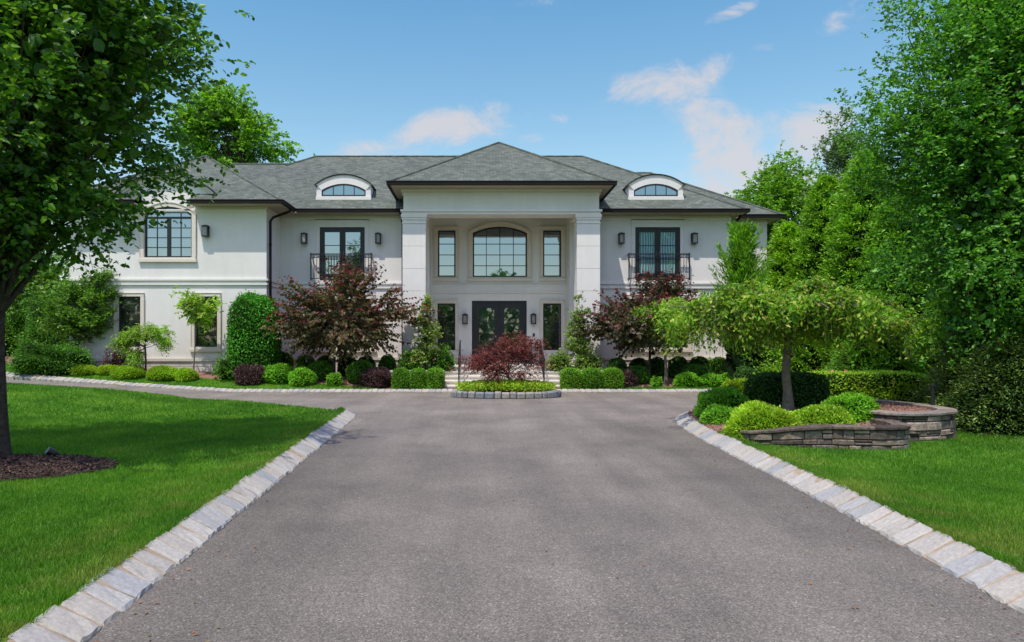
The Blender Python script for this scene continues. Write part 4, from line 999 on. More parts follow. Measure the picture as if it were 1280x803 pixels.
for xa, xb in ((XA, -1.98), (3.53, XB)):
    c = MB(); zz = 0.752; c.box(xa-0.05, xb+0.05, YF-0.05, YF+0.89, zz, zz+0.22); c.box(xa-0.03, xb+0.03, YF-0.03, YF+0.87, zz+0.22, zz+0.28); zz += 0.28
    hts = [0.86]*6; 
    tot = 6.27-0.34-zz; n = 6
    for k in range(n):
        z0 = zz+tot*k/n; z1 = zz+tot*(k+1)/n; c.box(xa, xb, YF, YF+0.84, z0+0.006, z1-0.006); c.box(xa+0.012, xb-0.012, YF+0.012, YF+0.828, z0-0.004, z0+0.006)
    zt = zz+tot; c.box(xa-0.02, xb+0.02, YF-0.02, YF+0.86, zt, zt+0.05); c.box(xa, xb, YF, YF+0.84, zt+0.05, zt+0.14); c.box(xa-0.03, xb+0.03, YF-0.03, YF+0.87, zt+0.14, zt+0.22); c.box(xa-0.055, xb+0.055, YF-0.055, YF+0.895, zt+0.22, 6.268)
    c.build('column', M_STUCCO, H_)

# steps and planters ------------------------------------------------------
st = thing('entrance_steps', 'pale stone steps rising to the portico with flanking planter walls', 'steps', (0.78, 25.0, 0))
mb = MB(); mb.box(-2.9, 4.45, 25.75, YB, 0.0, 0.75)
for k in range(5):
    y0 = 24.15+0.32*k; z1 = 0.15*(k+1); mb.box(-1.23, 2.79, y0+0.02, 25.76, z1-0.15, z1-0.045); mb.box(-1.25, 2.81, y0-0.01, 25.77-0.001*k, z1-0.045, z1+0.001*k*0)
mb.build('treads', M_STEP, st)
for xa, xb in ((-3.75, -1.27), (2.83, 5.25)):
    w = MB(); z = 0.0; r = np.random.default_rng(int(abs(xa)*10))
    for c in range(4):
        x = xa
        while x < xb-0.01:
            q = min(x+r.uniform(0.25, 0.5), xb); w.box(x+0.004, q-0.004, 24.75-r.uniform(0, 0.01), 24.99, c*0.145+0.004, c*0.145+0.141); x = q
        for xs2 in ((xa, xa+0.24), (xb-0.24, xb)):
            y = 24.99
            while y < 25.74: q = min(y+r.uniform(0.25, 0.5), 25.745); w.box(xs2[0]+0.001, xs2[1]-0.001, y+0.004, q-0.004, c*0.145+0.004, c*0.145+0.141); y = q
    w.build('planter_wall', M_PLINTH, st)
    cp = MB(); cp.box(xa-0.03, xb+0.03, 24.71, 25.02, 0.583, 0.645); cp.box(xa-0.03, xa+0.27, 25.02, 25.745, 0.583, 0.645); cp.box(xb-0.27, xb+0.03, 25.02, 25.745, 0.583, 0.645); cp.build('coping', M_STEP, st)
    sl = MB(); sl.box(xa+0.23, xb-0.23, 24.98, 25.76, 0.3, 0.56); sl.build('soil', M_MULCH, st)
for s, x in ((-1, wx(574.3, 24.9)), (1, wx(678, 24.9))):
    hr = MB(); zt = 0.92
    hr.tube([(x, 24.25, 0.14), (x, 24.25, 0.15+zt)], 0.024, 6); hr.tube([(x, 25.85, 0.74), (x, 25.85, 0.75+zt)], 0.024, 6)
    hr.tube([(x, 24.05, 0.12+zt), (x, 24.25, 0.15+zt), (x, 25.85, 0.75+zt), (x, 26.1, 0.75+zt)], 0.026, 6); hr.tube([(x, 24.25, 0.35), (x, 25.85, 0.95)], 0.012, 6)
    for k in range(1, 10): y = 24.25+1.6*k/10; hr.tube([(x, y, 0.35+0.6*k/10), (x, y, 0.15+zt+0.6*k/10)], 0.008, 5)
    hr.build('handrail', M_BLACK, st)

exec_planting = True
# ------------------------------------------------------------------ planting
B = lambda name, label, cat, p0, p1, pt, Y, style, **k: bush(name, label, cat, wx(p0, Y), wx(p1, Y), Y, wz(pt, Y), style, **k)
GB = 'clipped shrubs in the beds along the house'
# row along the house, left of the steps
B('upright_holly', 'tall bright green rounded holly shrub at the corner of the left wing', 'shrub', 288, 347, 370, 25.5, 'holly', p=3.2, lump=0.35, dens=1.3, depth=1.5)
for p0, p1, pt, lab in ((344, 366, 441, 'small dark clipped ball beside the tall holly'), (371, 394, 444, 'second dark clipped ball right of the tall holly'),
        (396, 418, 445, 'dark clipped ball just left of the left redbud trunk'), (447, 469, 445, 'low dark clipped ball under the right side of the left redbud'),
        (474, 495, 444, 'dark clipped ball beside the left three-part box hedge')):
    B('clipped_ball', lab, 'shrub', p0, p1, pt, 26.6 if pt != 444 else 26.2, 'dark' if p0 in (396, 447) else 'box', group=GB)
B('clipped_ball', 'tall near-black clipped ball just right of the left redbud trunk', 'shrub', 423, 445, 444, 26.0, 'dark', p=2.8, group=GB)
B('spreading_shrub', 'bright yellow-green low spreading shrub right below the tall holly', 'shrub', 329, 368, 456, 24.9, 'lime', depth=0.9, group=GB)
B('spreading_shrub', 'rounded yellow-green mound left of the left redbud trunk', 'shrub', 362, 394, 460, 24.6, 'lime', group=GB)
B('spreading_shrub', 'mid-green rounded mound behind the yellow-green mound near the left redbud', 'shrub', 384, 417, 452, 25.4, 'box', group=GB)
B('spreading_shrub', 'very small bright green tuft in front of the left redbud trunk', 'shrub', 409, 428, 467, 24.5, 'lime', group=GB)
B('spreading_shrub', 'olive green spreading mound between the left redbud and the purple shrub', 'shrub', 434, 470, 451, 25.0, 'box', dens=0.9, group=GB)
B('purple_shrub', 'dark purple mounded shrub beside the left box hedge', 'shrub', 452, 491, 460, 24.5, 'purple', group=GB)
B('purple_shrub', 'brownish purple dome shrub in front of the tall holly', 'shrub', 294, 332, 455, 24.8, 'purple', group=GB)
B('loose_shrub', 'thin loose green shrub left of the brownish purple dome', 'shrub', 268, 294, 446, 25.0, 'loose', core=0.6, dens=0.5, lump=1.5, group=GB)
for p0, p1, pt, lab in ((88, 119, 456, 'golden-green mound at the far left end of the lawn strip'), (122, 152, 457, 'golden-green mound second from the far left'),
        (141, 181, 457.5, 'wide golden-green mound left of the small lace-leaf tree trunk'), (185, 223, 458, 'golden-green mound right of the small lace-leaf tree trunk'),
        (218, 246, 461, 'smallest golden-green mound at the foot of the young dogwood')):
    B('golden_mound', lab, 'shrub', p0, p1, pt, 24.75 if p0 != 122 else 25.0, 'gold', p=2.0, lump=0.5, dens=1.2, leafs=0.85, group='golden mounds along the left wing')
B('border_shrub', 'large loose green shrub at the far left of the bed', 'shrub', 20, 78, 431, 24.6, 'loose', depth=1.5, leafs=0.9)
B('border_shrub', 'second loose green shrub left of the vase-shaped tree', 'shrub', 60, 107, 434, 24.9, 'loose', depth=1.4, leafs=0.9)
B('purple_shrub', 'small dark red maple shrub behind the golden mounds', 'shrub', 132, 166, 432, 25.6, 'purple', core=0.5, dens=0.35, lump=1.6)
B('background_shrub', 'tall dark green shrub behind the far left bed', 'shrub', -30, 60, 392, 30, 'loose', leafs=1.2, core=0.85)
B('background_shrub', 'bright green bushy shrub behind the vase-shaped tree', 'shrub', 40, 110, 372, 29, 'loose', leafs=1.2, core=0.85, zb=0.5)
# box hedges
for xs3, lab in (((491, 512.5, 533.5, 555), 'left'), ((701, 727, 752, 778), 'right')):
    for k, nm in enumerate(('left', 'middle', 'right')):
        B('box_hedge', f'{nm} cube-shaped boxwood of the three {lab} of the entrance steps', 'hedge', xs3[k]-0.2, xs3[k+1]+0.2, 461, 24.05, 'hedgebox', p=3.6, dens=1.5, core=0.92, depth=0.72, group='square boxwoods beside the steps', lump=0.5)
# planters
B('flowering_shrub', 'loose green shrub with pink flowers left of the left columnar tree', 'shrub', 498, 524, 440, 25.35, 'loose', zb=0.58, depth=0.7, dens=0.7, flowers=14, core=0.75)
B('flowering_shrub', 'green rose bush with pink blooms right of the left columnar tree', 'shrub', 536, 570, 437, 25.35, 'loose', zb=0.58, depth=0.7, dens=0.7, flowers=9, core=0.75)
B('flowering_shrub', 'silvery green bush left of the right columnar tree', 'shrub', 686, 714, 441, 25.35, 'olive', zb=0.58, depth=0.7, dens=0.7, flowers=3, core=0.75)
B('flowering_shrub', 'silvery green bush right of the right columnar tree', 'shrub', 724, 751, 443, 25.35, 'olive', zb=0.58, depth=0.7, dens=0.7, flowers=0, core=0.75)
# right of the steps
for p0, p1, pt, Y, st_, lab in ((759, 784, 448, 25.2, 'dark', 'dark clipped ball behind the right box hedge'), (787, 810, 448, 26.2, 'dark', 'low dark clipped ball under the right redbud'),
        (811, 831, 447, 25.6, 'dark', 'near-black upright clipped shrub left of the small weeping tree trunk'), (836, 861, 447, 25.6, 'dark', 'near-black upright clipped shrub right of the small weeping tree trunk'),
        (861, 886, 446, 26.2, 'dark', 'dark ball left of the clipped mid-green ball at the right end'), (885, 911, 447, 25.4, 'box', 'clipped mid-green ball at the right end of the house row')):
    B('clipped_ball', lab, 'shrub', p0, p1, pt, Y, st_, group=GB, p=2.6 if p0 in (811, 836) else 2.2)
B('spreading_shrub', 'dark olive rounded mound behind the right purple shrub', 'shrub', 779, 812, 458, 25.0, 'box', group=GB)
B('purple_shrub', 'brown-purple mound beside the right box hedge', 'shrub', 770, 796, 463, 24.5, 'purple', group=GB)
B('spreading_shrub', 'tiny bright green tuft left of the small weeping tree trunk', 'shrub', 813, 827, 471, 24.5, 'lime', group=GB)
B('spreading_shrub', 'mid-green mound behind the lime mounds right of the small weeping tree', 'shrub', 850, 886, 456, 25.2, 'box', group=GB)
B('spreading_shrub', 'lime green mound right of the small weeping tree trunk', 'shrub', 844, 876, 467, 24.5, 'lime', group=GB)
B('spreading_shrub', 'lime green mound at the right end of the far lawn strip', 'shrub', 873, 903, 468, 24.6, 'lime', group=GB)
B('spreading_shrub', 'light green tuft between the lime mound and the dark low shrub', 'shrub', 899, 917, 466, 24.6, 'lime', group=GB)
B('spreading_shrub', 'dark green low spreading shrub left of the hedge', 'shrub', 917, 949, 459, 23.5, 'dark', group=GB, lump=1.6, zb=0.1)
B('golden_mound', 'pale gold feathery shrub behind the near right bed', 'shrub', 903, 938, 474, 17.4, 'gold', zb=0.1)
# near right bed
B('mounded_shrub', 'bright green mound at the back left tip of the near right bed', 'shrub', 875, 936, 487, 14.3, 'lime', zb=0.1, depth=1.0, dens=1.3, leafs=0.8, p=2.3)
B('mounded_shrub', 'small bright green mound overhanging the kerb bend', 'shrub', 878, 926, 508, 13.3, 'lime', zb=0.08, depth=0.8, dens=1.3, leafs=0.8)
B('mounded_shrub', 'golden-green mound at the left end of the low stone wall', 'shrub', 910, 993, 505, 11.65, 'gold', zb=0.0, depth=0.95, dens=1.5, leafs=0.7, p=2.0, lump=0.7)
B('mounded_shrub', 'golden-green mound in the middle behind the low stone wall', 'shrub', 987, 1068, 508, 11.9, 'lime', zb=0.05, depth=1.0, dens=1.5, leafs=0.75, p=2.0, lump=0.8, matov=L_GOLD2)
B('mounded_shrub', 'taller green mound leaning right behind the low stone wall', 'shrub', 1027, 1095, 493, 12.35, 'lime', zb=0.2, depth=0.75, dens=1.4, leafs=0.8)
B('clipped_shrub', 'large dark green clipped shrub behind the weeping tree trunk', 'shrub', 937, 1031, 466, 14.5, 'dark', zb=0.3, depth=1.2, dens=1.3, p=3.2, leafs=0.9)
B('box_hedge', 'long yellow-green square hedge on top of the right bed', 'hedge', 1004, 1153, 466, 15.8, 'hedge', zb=0.3, depth=0.9, dens=2.2, p=7, leafs=0.9, core=0.95, flowers=10)
# island ground cover
r = np.random.default_rng(44); n = 5200; t_ = r.uniform(0, 2*np.pi, n); q = np.sqrt(r.uniform(0, 1, n)); P = np.column_stack([IC[0]+np.cos(t_)*q*(IRX-0.12), IC[1]+np.sin(t_)*q*(IRY-0.12), 0.17+r.uniform(0, 1, n)**0.7*0.32*np.sqrt(1-0.55*q**2)])
D = rdir(r, n); D[:, 2] = abs(D[:, 2])+0.2; V, Q = leaves(P, D, rdir(r, n)+np.array([0, 0, 0.8]), 0.085, 0.035, simple_=True)
tag(np_mesh('ground_cover', V, [Q], L_GOLD), 'low chartreuse ground cover filling the island bed round the red maple', 'ground cover', kind='stuff')

# ---- trees
bb = lambda px, py, Y, rx, ry, rz: (*W(px, py, Y), rx, ry, rz)
# big left tree
tree('pear_tree', 'big leafy shade tree with dark trunk on the left lawn', 'tree', (-6.52, 9.75, 0.05), 1.95, 0.12,
     [(-6.7, 9.9, 5.5, 2.55, 2.4, 3.2), (-6.6, 9.7, 3.6, 1.2, 1.4, 1.1), (-7.8, 9.8, 4.2, 1.9, 1.8, 1.9), (-5.05, 9.7, 5.4, 1.08, 1.3, 1.5), (-5.9, 9.8, 7.3, 1.35, 1.5, 1.7)], L_PEAR, 230, 8800, 0.36, 8, 0.095, 0.060, 21, keep=lambda P: P[:, 2] > 2.6+np.maximum(0, P[:, 0]+6.4)*0.5,
     clump_r=0.34, nlimb=230, limb_r=0.075, upw=0.45, hang=0.25, shell=2.2, core=5000)
# right big tree
tree('shade_tree', 'tall dense shade tree filling the right edge of the picture', 'tree', (10.2, 14.3, 0.05), 2.0, 0.17,
     [(10.3, 14.0, 5.6, 2.4, 2.5, 3.6), (9.6, 13.6, 3.3, 1.75, 1.7, 2.1), (8.75, 13.9, 5.5, 1.1, 1.4, 1.8), (9.9, 13.8, 8.0, 1.5, 1.6, 2.0), (11.3, 13.2, 3.8, 1.7, 1.5, 2.9)], L_RIGHT, 260, 12500, 0.36, 8, 0.072, 0.045, 22, clump_r=0.36, nlimb=260, limb_r=0.07, shell=2.2, core=7000)
# behind the house
tree('background_tree', 'broad green tree rising behind the left roof', 'tree', (-14.6, 46, 0.3), 7, 0.35,
     [bb(285, 172, 46, 2.3, 2, 2.0), bb(262, 150, 46, 1.8, 2, 2.4), bb(340, 190, 46, 1.2, 1.3, 0.6), bb(285, 128, 46, 1.4, 1.5, 1.0), bb(322, 150, 46, 1.0, 1.2, 0.9)], L_BRIGHT, 75, 2000, 0.55, 8, 0.24, 0.16, 23, clump_r=0.42, nlimb=75, simple_=True, limb_r=0.14)
tree('background_tree', 'bright green tree just right of the roof end', 'tree', (15.2, 36, 0.3), 4, 0.22,
     [bb(968, 262, 36, 1.9, 1.8, 1.8), bb(950, 235, 36, 1.0, 1.0, 0.7), bb(985, 232, 36, 1.1, 1.2, 1.2), bb(1005, 285, 36, 1.6, 1.6, 2.0), bb(935, 272, 36, 0.7, 0.8, 0.8)], L_BRIGHT, 80, 2600, 0.5, 8, 0.17, 0.11, 24, clump_r=0.4, nlimb=80, simple_=True, limb_r=0.08)
tree('slender_tree', 'tall slender greyish tree behind the right conifers', 'tree', (*W(1052, 425, 29)[:2], 0.3), 3, 0.16,
     [bb(1052, 260, 29, 1.25, 1.2, 2.6), bb(1050, 190, 29, 0.9, 0.9, 1.5), bb(1055, 330, 29, 1.5, 1.4, 2.0), bb(1030, 215, 29, 0.6, 0.7, 1.2)], L_GREY, 90, 3000, 0.45, 8, 0.13, 0.07, 25, clump_r=0.3, nlimb=30, simple_=True, limb_r=0.05, upw=0.9)

def conifer(name, label, x, y, zb, top, rad, mat, seed, n=16000, L=0.16, Wd=0.05, droop=0.1, power=0.8, group=None, upw=0.35, tiers=0, bark=None, low=0.12, jag=0.2, corem=None, bend=0.0):
    r = np.random.default_rng(seed); root = thing(name, label, 'conifer', (x, y, zb), group); H = top-zb
    mb = MB(); mb.tube([(x, y, zb-0.1), (x, y, zb+H*0.5), (x, y, top-0.1)], [rad*0.09+0.03, rad*0.05+0.02, 0.01], 8, cap=False)
    nb = int(n/26); t = r.uniform(0, 1, nb)**1.25; a = r.uniform(0, 2*np.pi, nb)
    prof = (1-t)**power*np.minimum(1, (t+low)/0.22)**0.5
    R_ = rad*prof*(1+jag*(np.sin(a*3+t*11+seed)+np.sin(a*5-t*17))*0.5+r.normal(size=nb)*jag*0.45)
    zz = zb+0.1+t*(H-0.15)
    k = 26; u = np.linspace(0.30, 1.0, k)[None]+r.normal(size=(nb, k))*0.03
    ca, sa = np.cos(a)[:, None], np.sin(a)[:, None]; rr = R_[:, None]*u
    dz = (upw*u-droop*u*u*2)*R_[:, None]
    lat = r.normal(size=(nb, k))*0.16*R_[:, None]*(1.1-u)+r.normal(size=(nb, k))*0.04
    P = np.stack([x+ca*rr-sa*lat, y+sa*rr+ca*lat, zz[:, None]+dz+r.normal(size=(nb, k))*0.05], -1).reshape(-1, 3)
    D = np.stack([ca*np.ones_like(u)*1.0, sa*np.ones_like(u), np.full_like(u, upw*0.8)], -1).reshape(-1, 3)+r.normal(size=(nb*k, 3))*0.55
    NN = rdir(r, nb*k)*0.6+np.array([0, 0, 0.8]); P[:, 2] = np.maximum(P[:, 2], zb+0.02)
    V, Q = leaves(P, D, NN, L*r.uniform(0.6, 1.3, nb*k), Wd*r.uniform(0.8, 1.3, nb*k), simple_=True)
    for i in range(0, nb, max(1, nb//120)):
        mb.tube([(x, y, zz[i]), (x+ca[i, 0]*R_[i]*0.85, y+sa[i, 0]*R_[i]*0.85, zz[i]+(upw-droop*1.5)*R_[i]*0.8)], [0.015, 0.004], 4, cap=False)
    mb.build('trunk', bark or M_BARK, root)
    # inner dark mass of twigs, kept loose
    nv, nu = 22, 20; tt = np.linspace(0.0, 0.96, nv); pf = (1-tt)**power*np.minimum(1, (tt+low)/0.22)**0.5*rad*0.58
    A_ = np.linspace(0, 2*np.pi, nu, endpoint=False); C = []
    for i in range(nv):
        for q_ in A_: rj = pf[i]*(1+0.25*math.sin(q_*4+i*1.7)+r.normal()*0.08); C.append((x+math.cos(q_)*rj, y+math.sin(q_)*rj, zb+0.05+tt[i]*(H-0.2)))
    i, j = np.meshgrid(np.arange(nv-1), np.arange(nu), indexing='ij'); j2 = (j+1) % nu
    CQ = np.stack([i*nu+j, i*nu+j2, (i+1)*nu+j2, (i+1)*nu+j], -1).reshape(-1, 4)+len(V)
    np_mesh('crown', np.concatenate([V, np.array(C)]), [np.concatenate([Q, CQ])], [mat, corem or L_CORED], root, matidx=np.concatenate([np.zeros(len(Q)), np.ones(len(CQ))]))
    return root
def con(px, py, Y, radpx, mat, seed, label, zb=0.2, **k):
    x = wx(px, Y); return conifer(k.pop('name', 'cypress_tree'), label, x, Y, zb, wz(py, Y), radpx*Y/F, mat, seed, **k)
con(928, 288, 24.6, 34, L_BRIGHT, 31, 'upright spiky green shrub at the right corner of the house', name='upright_yew', n=9000, L=0.2, Wd=0.045, upw=1.6, droop=0.0, power=0.45, zb=0.45, low=0.3, jag=0.3)
GC = 'cypress screen right of the house'
con(985, 280, 27.5, 56, L_CYP, 32, 'leftmost bright cypress right of the house', power=0.5, jag=0.13, group=GC, n=34000, L=0.14, Wd=0.045)
con(1033, 222, 26, 62, L_CYP, 33, 'cypress directly behind the crown of the weeping tree', power=0.5, jag=0.14, group=GC, n=42000, L=0.14, Wd=0.045)
con(1085, 190, 24, 74, L_CYP, 34, 'tallest cypress left of the big right shade tree', power=0.5, jag=0.14, group=GC, n=52000, L=0.14, Wd=0.045)
con(1135, 225, 22, 76, L_CYP, 35, 'dark-footed cypress half hidden behind the right shade tree', power=0.5, jag=0.14, group=GC, n=48000, L=0.13, Wd=0.042)
con(1095, 368, 18.4, 66, L_CYP, 36, 'low bushy cypress behind the square hedge', power=0.45, zb=0.1, n=24000, L=0.10, Wd=0.036, droop=0.25, group=GC)
con(1005, 385, 20.5, 60, L_CYP, 37, 'short bushy cypress behind the weeping tree trunk', power=0.4, zb=0.1, n=19000, L=0.11, Wd=0.038, droop=0.2, group=GC)
con(955, 380, 24.5, 40, L_DARK, 38, 'dark shaded evergreen beneath the spiky corner shrub', power=0.4, zb=0.1, n=8000, L=0.16, Wd=0.06, droop=0.2)
GS = 'spruces at the right edge of the lawn'
for px, py, Y, rp, sd, lab in ((1218, 395, 14.0, 64, 41, 'dark spruce behind the black post'), (1262, 420, 12.9, 82, 42, 'low spruce at the right edge with yellowish tips'),
        (1330, 380, 13.5, 90, 43, 'dark spruce cut off by the right edge of the picture'), (1186, 455, 15.2, 22, 44, 'small shaded spruce between the hedge and the black post')):
    con(px, py, Y, rp, L_SPRUCE, sd, lab, name='spruce_tree', power=0.5, zb=0.03, n=30000 if rp > 40 else 7000, L=0.075, Wd=0.02, droop=0.22, upw=0.3, jag=0.3, group=GS, low=0.3)
con(1225, 300, 18, 90, L_CYP, 45, 'tall dark evergreen hidden behind the right shade tree', power=0.5, zb=0.05, n=14000, L=0.18, Wd=0.06, group=GC)
con(1300, 250, 20, 90, L_CYP, 46, 'tall evergreen at the far right behind the shade tree', power=0.5, zb=0.05, n=14000, L=0.18, Wd=0.06, group=GC)

# columnar trees in the planters
for px, sd, lab in ((532, 51, 'thin conical holly tree in the left planter'), (722, 52, 'thin conical holly tree in the right planter')):
    x = wx(px, 25.35); root = tree('conical_tree', lab, 'small tree', (x, 25.35, 0.55), 1.0, 0.03,
        [(x, 25.35, 1.35, 0.42, 0.35, 0.5), (x, 25.35, 1.95, 0.40, 0.33, 0.5), (x+0.02, 25.35, 2.5, 0.26, 0.24, 0.45), (x, 25.35, 2.95, 0.12, 0.12, 0.25)], L_OLIVE, 110, 1000, 0.13, 7, 0.075, 0.045, sd, clump_r=0.08, nlimb=30, simple_=True, limb_r=0.012, upw=0.6, group='conical trees flanking the steps', warp=0.25)
# redbuds
tree('redbud_tree', 'wide purple-leaved redbud in front of the left french door', 'tree', (wx(418, 25.3), 25.3, 0.4), 1.75, 0.055,
     [bb(427, 396, 25.3, 2.3, 1.1, 0.45), bb(428, 376, 25.3, 1.6, 0.8, 0.35), bb(434, 360, 25.3, 0.7, 0.6, 0.25), bb(425, 412, 25.1, 1.9, 0.9, 0.32)], L_REDBUD, 100, 980, 0.8, 12, 0.12, 0.095, 61, clump_r=0.14, nlimb=60, limb_r=0.026, upw=0.42, hang=0.7, droop=0.02, outw=2.2, simple_=False, tipmat=L_REDTIP, tipk=2, warp=0.2)
tree('redbud_tree', 'purple-leaved redbud in front of the right french door', 'tree', (wx(812, 25.3), 25.3, 0.4), 1.75, 0.055,
     [bb(806, 396, 25.3, 1.6, 0.9, 0.45), bb(820, 376, 25.3, 0.9, 0.7, 0.32), bb(800, 412, 25.1, 1.3, 0.8, 0.34)], L_REDBUD, 80, 780, 0.7, 12, 0.12, 0.095, 62, clump_r=0.14, nlimb=50, limb_r=0.026, upw=0.42, hang=0.7, droop=0.02, outw=2.0, tipmat=L_REDTIP, tipk=3, warp=0.2)
# red japanese maple on the island
tree('japanese_maple', 'low spreading dark red Japanese maple in the island bed', 'small tree', (wx(636, 21.6), 21.6, 0.15), 0.55, 0.045,
     [bb(632, 448, 21.6, 0.95, 0.6, 0.34), bb(645, 436, 21.6, 0.7, 0.5, 0.25), bb(610, 452, 21.5, 0.65, 0.5, 0.35), bb(668, 455, 21.5, 0.5, 0.4, 0.3), bb(632, 468, 21.4, 0.85, 0.5, 0.12)], L_MAPLE, 90, 1500, 0.24, 8, 0.07, 0.028, 63, clump_r=0.1, nlimb=40, limb_r=0.022, upw=0.1, hang=0.5, droop=0.35, outw=1.2, simple_=True)
# left bed small trees
tree('lace_leaf_maple', 'small yellow-green weeping maple among the golden mounds', 'small tree', (wx(182, 24.9), 24.9, 0.3), 1.4, 0.035,
     [bb(180, 415, 24.9, 0.6, 0.45, 0.3), bb(160, 425, 24.9, 0.38, 0.35, 0.28), bb(200, 425, 24.9, 0.3, 0.3, 0.5), bb(170, 445, 24.8, 0.35, 0.3, 0.25)], L_WEEP, 55, 1050, 0.22, 8, 0.075, 0.032, 64, clump_r=0.09, nlimb=25, limb_r=0.018, droop=0.8, hang=0.8, upw=0.1, simple_=True)
tree('dogwood_tree', 'young thin dogwood with pale trunk before the lower wing window', 'small tree', (wx(241, 25.2), 25.2, 0.4), 2.0, 0.028,
     [bb(245, 385, 25.2, 0.6, 0.5, 0.4), bb(228, 378, 25.2, 0.4, 0.35, 0.22), bb(265, 380, 25.2, 0.35, 0.3, 0.2), bb(248, 395, 25.2, 0.3, 0.3, 0.35)], L_WEEP, 40, 330, 0.22, 7, 0.10, 0.055, 65, clump_r=0.1, nlimb=24, limb_r=0.015, upw=0.3, bark=M_BARK_GREY, simple_=False, lean=(0.12, 0))
tree('vase_tree', 'upright vase-shaped green tree at the left corner of the house', 'tree', (wx(95, 26.0), 26.0, 0.6), 1.3, 0.07,
     [bb(105, 385, 26, 0.95, 0.9, 0.95), bb(85, 395, 26, 0.8, 0.8, 0.9), bb(125, 375, 26, 0.5, 0.6, 0.8), bb(100, 415, 26, 0.6, 0.6, 0.6)], L_BACK, 90, 1700, 0.4, 8, 0.11, 0.06, 66, clump_r=0.15, nlimb=50, limb_r=0.025, upw=1.2, simple_=True)
tree('background_tree', 'dark green tree behind the left lawn tree at the picture edge', 'tree', (-20, 31, 0.5), 1.5, 0.15,
     [(-20, 31, 4.2, 2.6, 2, 2.6), (-18.2, 31, 2.6, 1.6, 1.5, 1.6)], L_BACK, 80, 2200, 0.5, 8, 0.17, 0.11, 67, clump_r=0.4, nlimb=30, simple_=True, limb_r=0.06)
# small weeping tree in the far right bed
def weeping(name, label, base, top_f, reach, zlow_f, trunk_r, mat, seed, nbr, nst, k, L, Wd, bark=None, ylim=0.8):
    r = np.random.default_rng(seed); root = thing(name, label, 'weeping tree', base); bx, by, bz = base; mb = MB()
    zt = top_f(0)-0.35
    pts = [(bx+math.sin(i*1.3)*0.02, by, bz-0.1+(zt-bz+0.1)*i/8) for i in range(9)]; mb.tube(pts, [trunk_r*(1.35-0.5*min(1, i/2)) if i < 2 else trunk_r*(0.9-0.3*i/8) for i in range(9)], 12, cap=False)
    P = []; D = []; ln = []
    for b in range(nbr):
        a = r.uniform(0, 2*np.pi); ca, sa = math.cos(a), math.sin(a)*ylim; R_ = (reach[0] if ca < 0 else reach[1])*r.uniform(0.3, 1.0)*(1+0.10*math.sin(a*5+seed))
        z0 = zt-r.uniform(0, 0.4); wob = r.normal()*0.3; kk = 10; br = []; lift = r.normal()*0.07+0.06*math.sin(a*4); dr = r.uniform(0.05, 0.35)
        for i in range(kk+1):
            t = i/kk; rx = R_*t; zz = z0+(top_f(ca*R_*t)+lift-z0)*min(1, (t*2.2))**0.8
            br.append((bx+ca*rx-sa*wob*t*t, by+sa*rx+ca*wob*t*t, zz-dr*t**3))
        mb.tube(br, [0.035*(1-0.8*i/kk)*trunk_r/0.1 for i in range(kk+1)], 5, cap=False)
        tufts = r.uniform(0.2, 1.0, 4)
        for s in range(nst):
            t = float(np.clip(tufts[s % 4]+r.normal()*0.05, 0.1, 1.0)); i = min(kk-1, int(t*kk)); f = t*kk-i; p = np.array(br[i])*(1-f)+np.array(br[i+1])*f+r.normal(size=3)*np.array([0.07, 0.07, 0.03])
            P.append(p); D.append((ca*0.5+r.normal()*0.5, sa*0.5+r.normal()*0.5, 0.25)); zl = zlow_f(p[0]-bx)+0.22*math.sin(tufts[s % 4]*9+b); ln.append(max(0.12, (p[2]-zl)*r.uniform(0.1, 1.0)*(0.55+0.45*math.sin(b*2.3+s % 4)**2)))
    P = np.array(P); D = nrm(np.array(D)); ln = np.array(ln); n = len(P)
    for q in range(0, n, 2):
        a_ = [P[q]+D[q]*0.22*(1-(1-t)**2)+np.array([0, 0, -1.0])*t**1.4*ln[q]+np.array([0, 0, 0.06])*math.sin(t*3) for t in (0, 0.35, 0.7, 1.0)]
        for u0, u1 in zip(a_, a_[1:]):
            w_ = np.array([0.0025, 0.001, 0])*(by/13); mb.poly([u0-w_, u0+w_, u1+w_, u1-w_])
    t = np.linspace(0.03, 1, k)[None, :, None]+r.normal(size=(n, k, 1))*0.02
    pos = P[:, None]+D[:, None]*0.22*(1-(1-t)**2)+np.array([0, 0, -1.0])*t**1.4*ln[:, None, None]+np.array([0, 0, 0.06])*np.sin(t*3)
    m = n*k; pos = pos.reshape(-1, 3)+r.normal(size=(m, 3))*0.015
    d = r.normal(size=(m, 3))*0.55+np.array([0, 0, -0.55]); nn = r.normal(size=(m, 3))*0.6+np.array([0, 0, 0.5]); nn[:, 1] -= 0.3
    V, Q = leaves(pos, d, nn, L*r.uniform(0.7, 1.3, m), Wd*r.uniform(0.7, 1.3, m), simple_=True)
    mb.build('trunk', bark or M_BARK, root, smooth=True); np_mesh('crown', V, [Q], mat, root); return root
weeping('weeping_tree', 'large umbrella-shaped weeping tree in the near right bed', (5.80, 13.6, 0.34), lambda u: 2.50-0.03*abs(u)-0.05*max(0, u)**1.3-0.01*u*u*(u < 0)+0.07*math.sin(u*4.5), (2.35, 2.45),
        lambda u: 1.55-0.10*abs(u)+(-0.15 if u > 1.2 else 0), 0.10, L_WEEP2, 71, 105, 66, 13, 0.09, 0.042, bark=M_BARK_GREY, ylim=0.55)
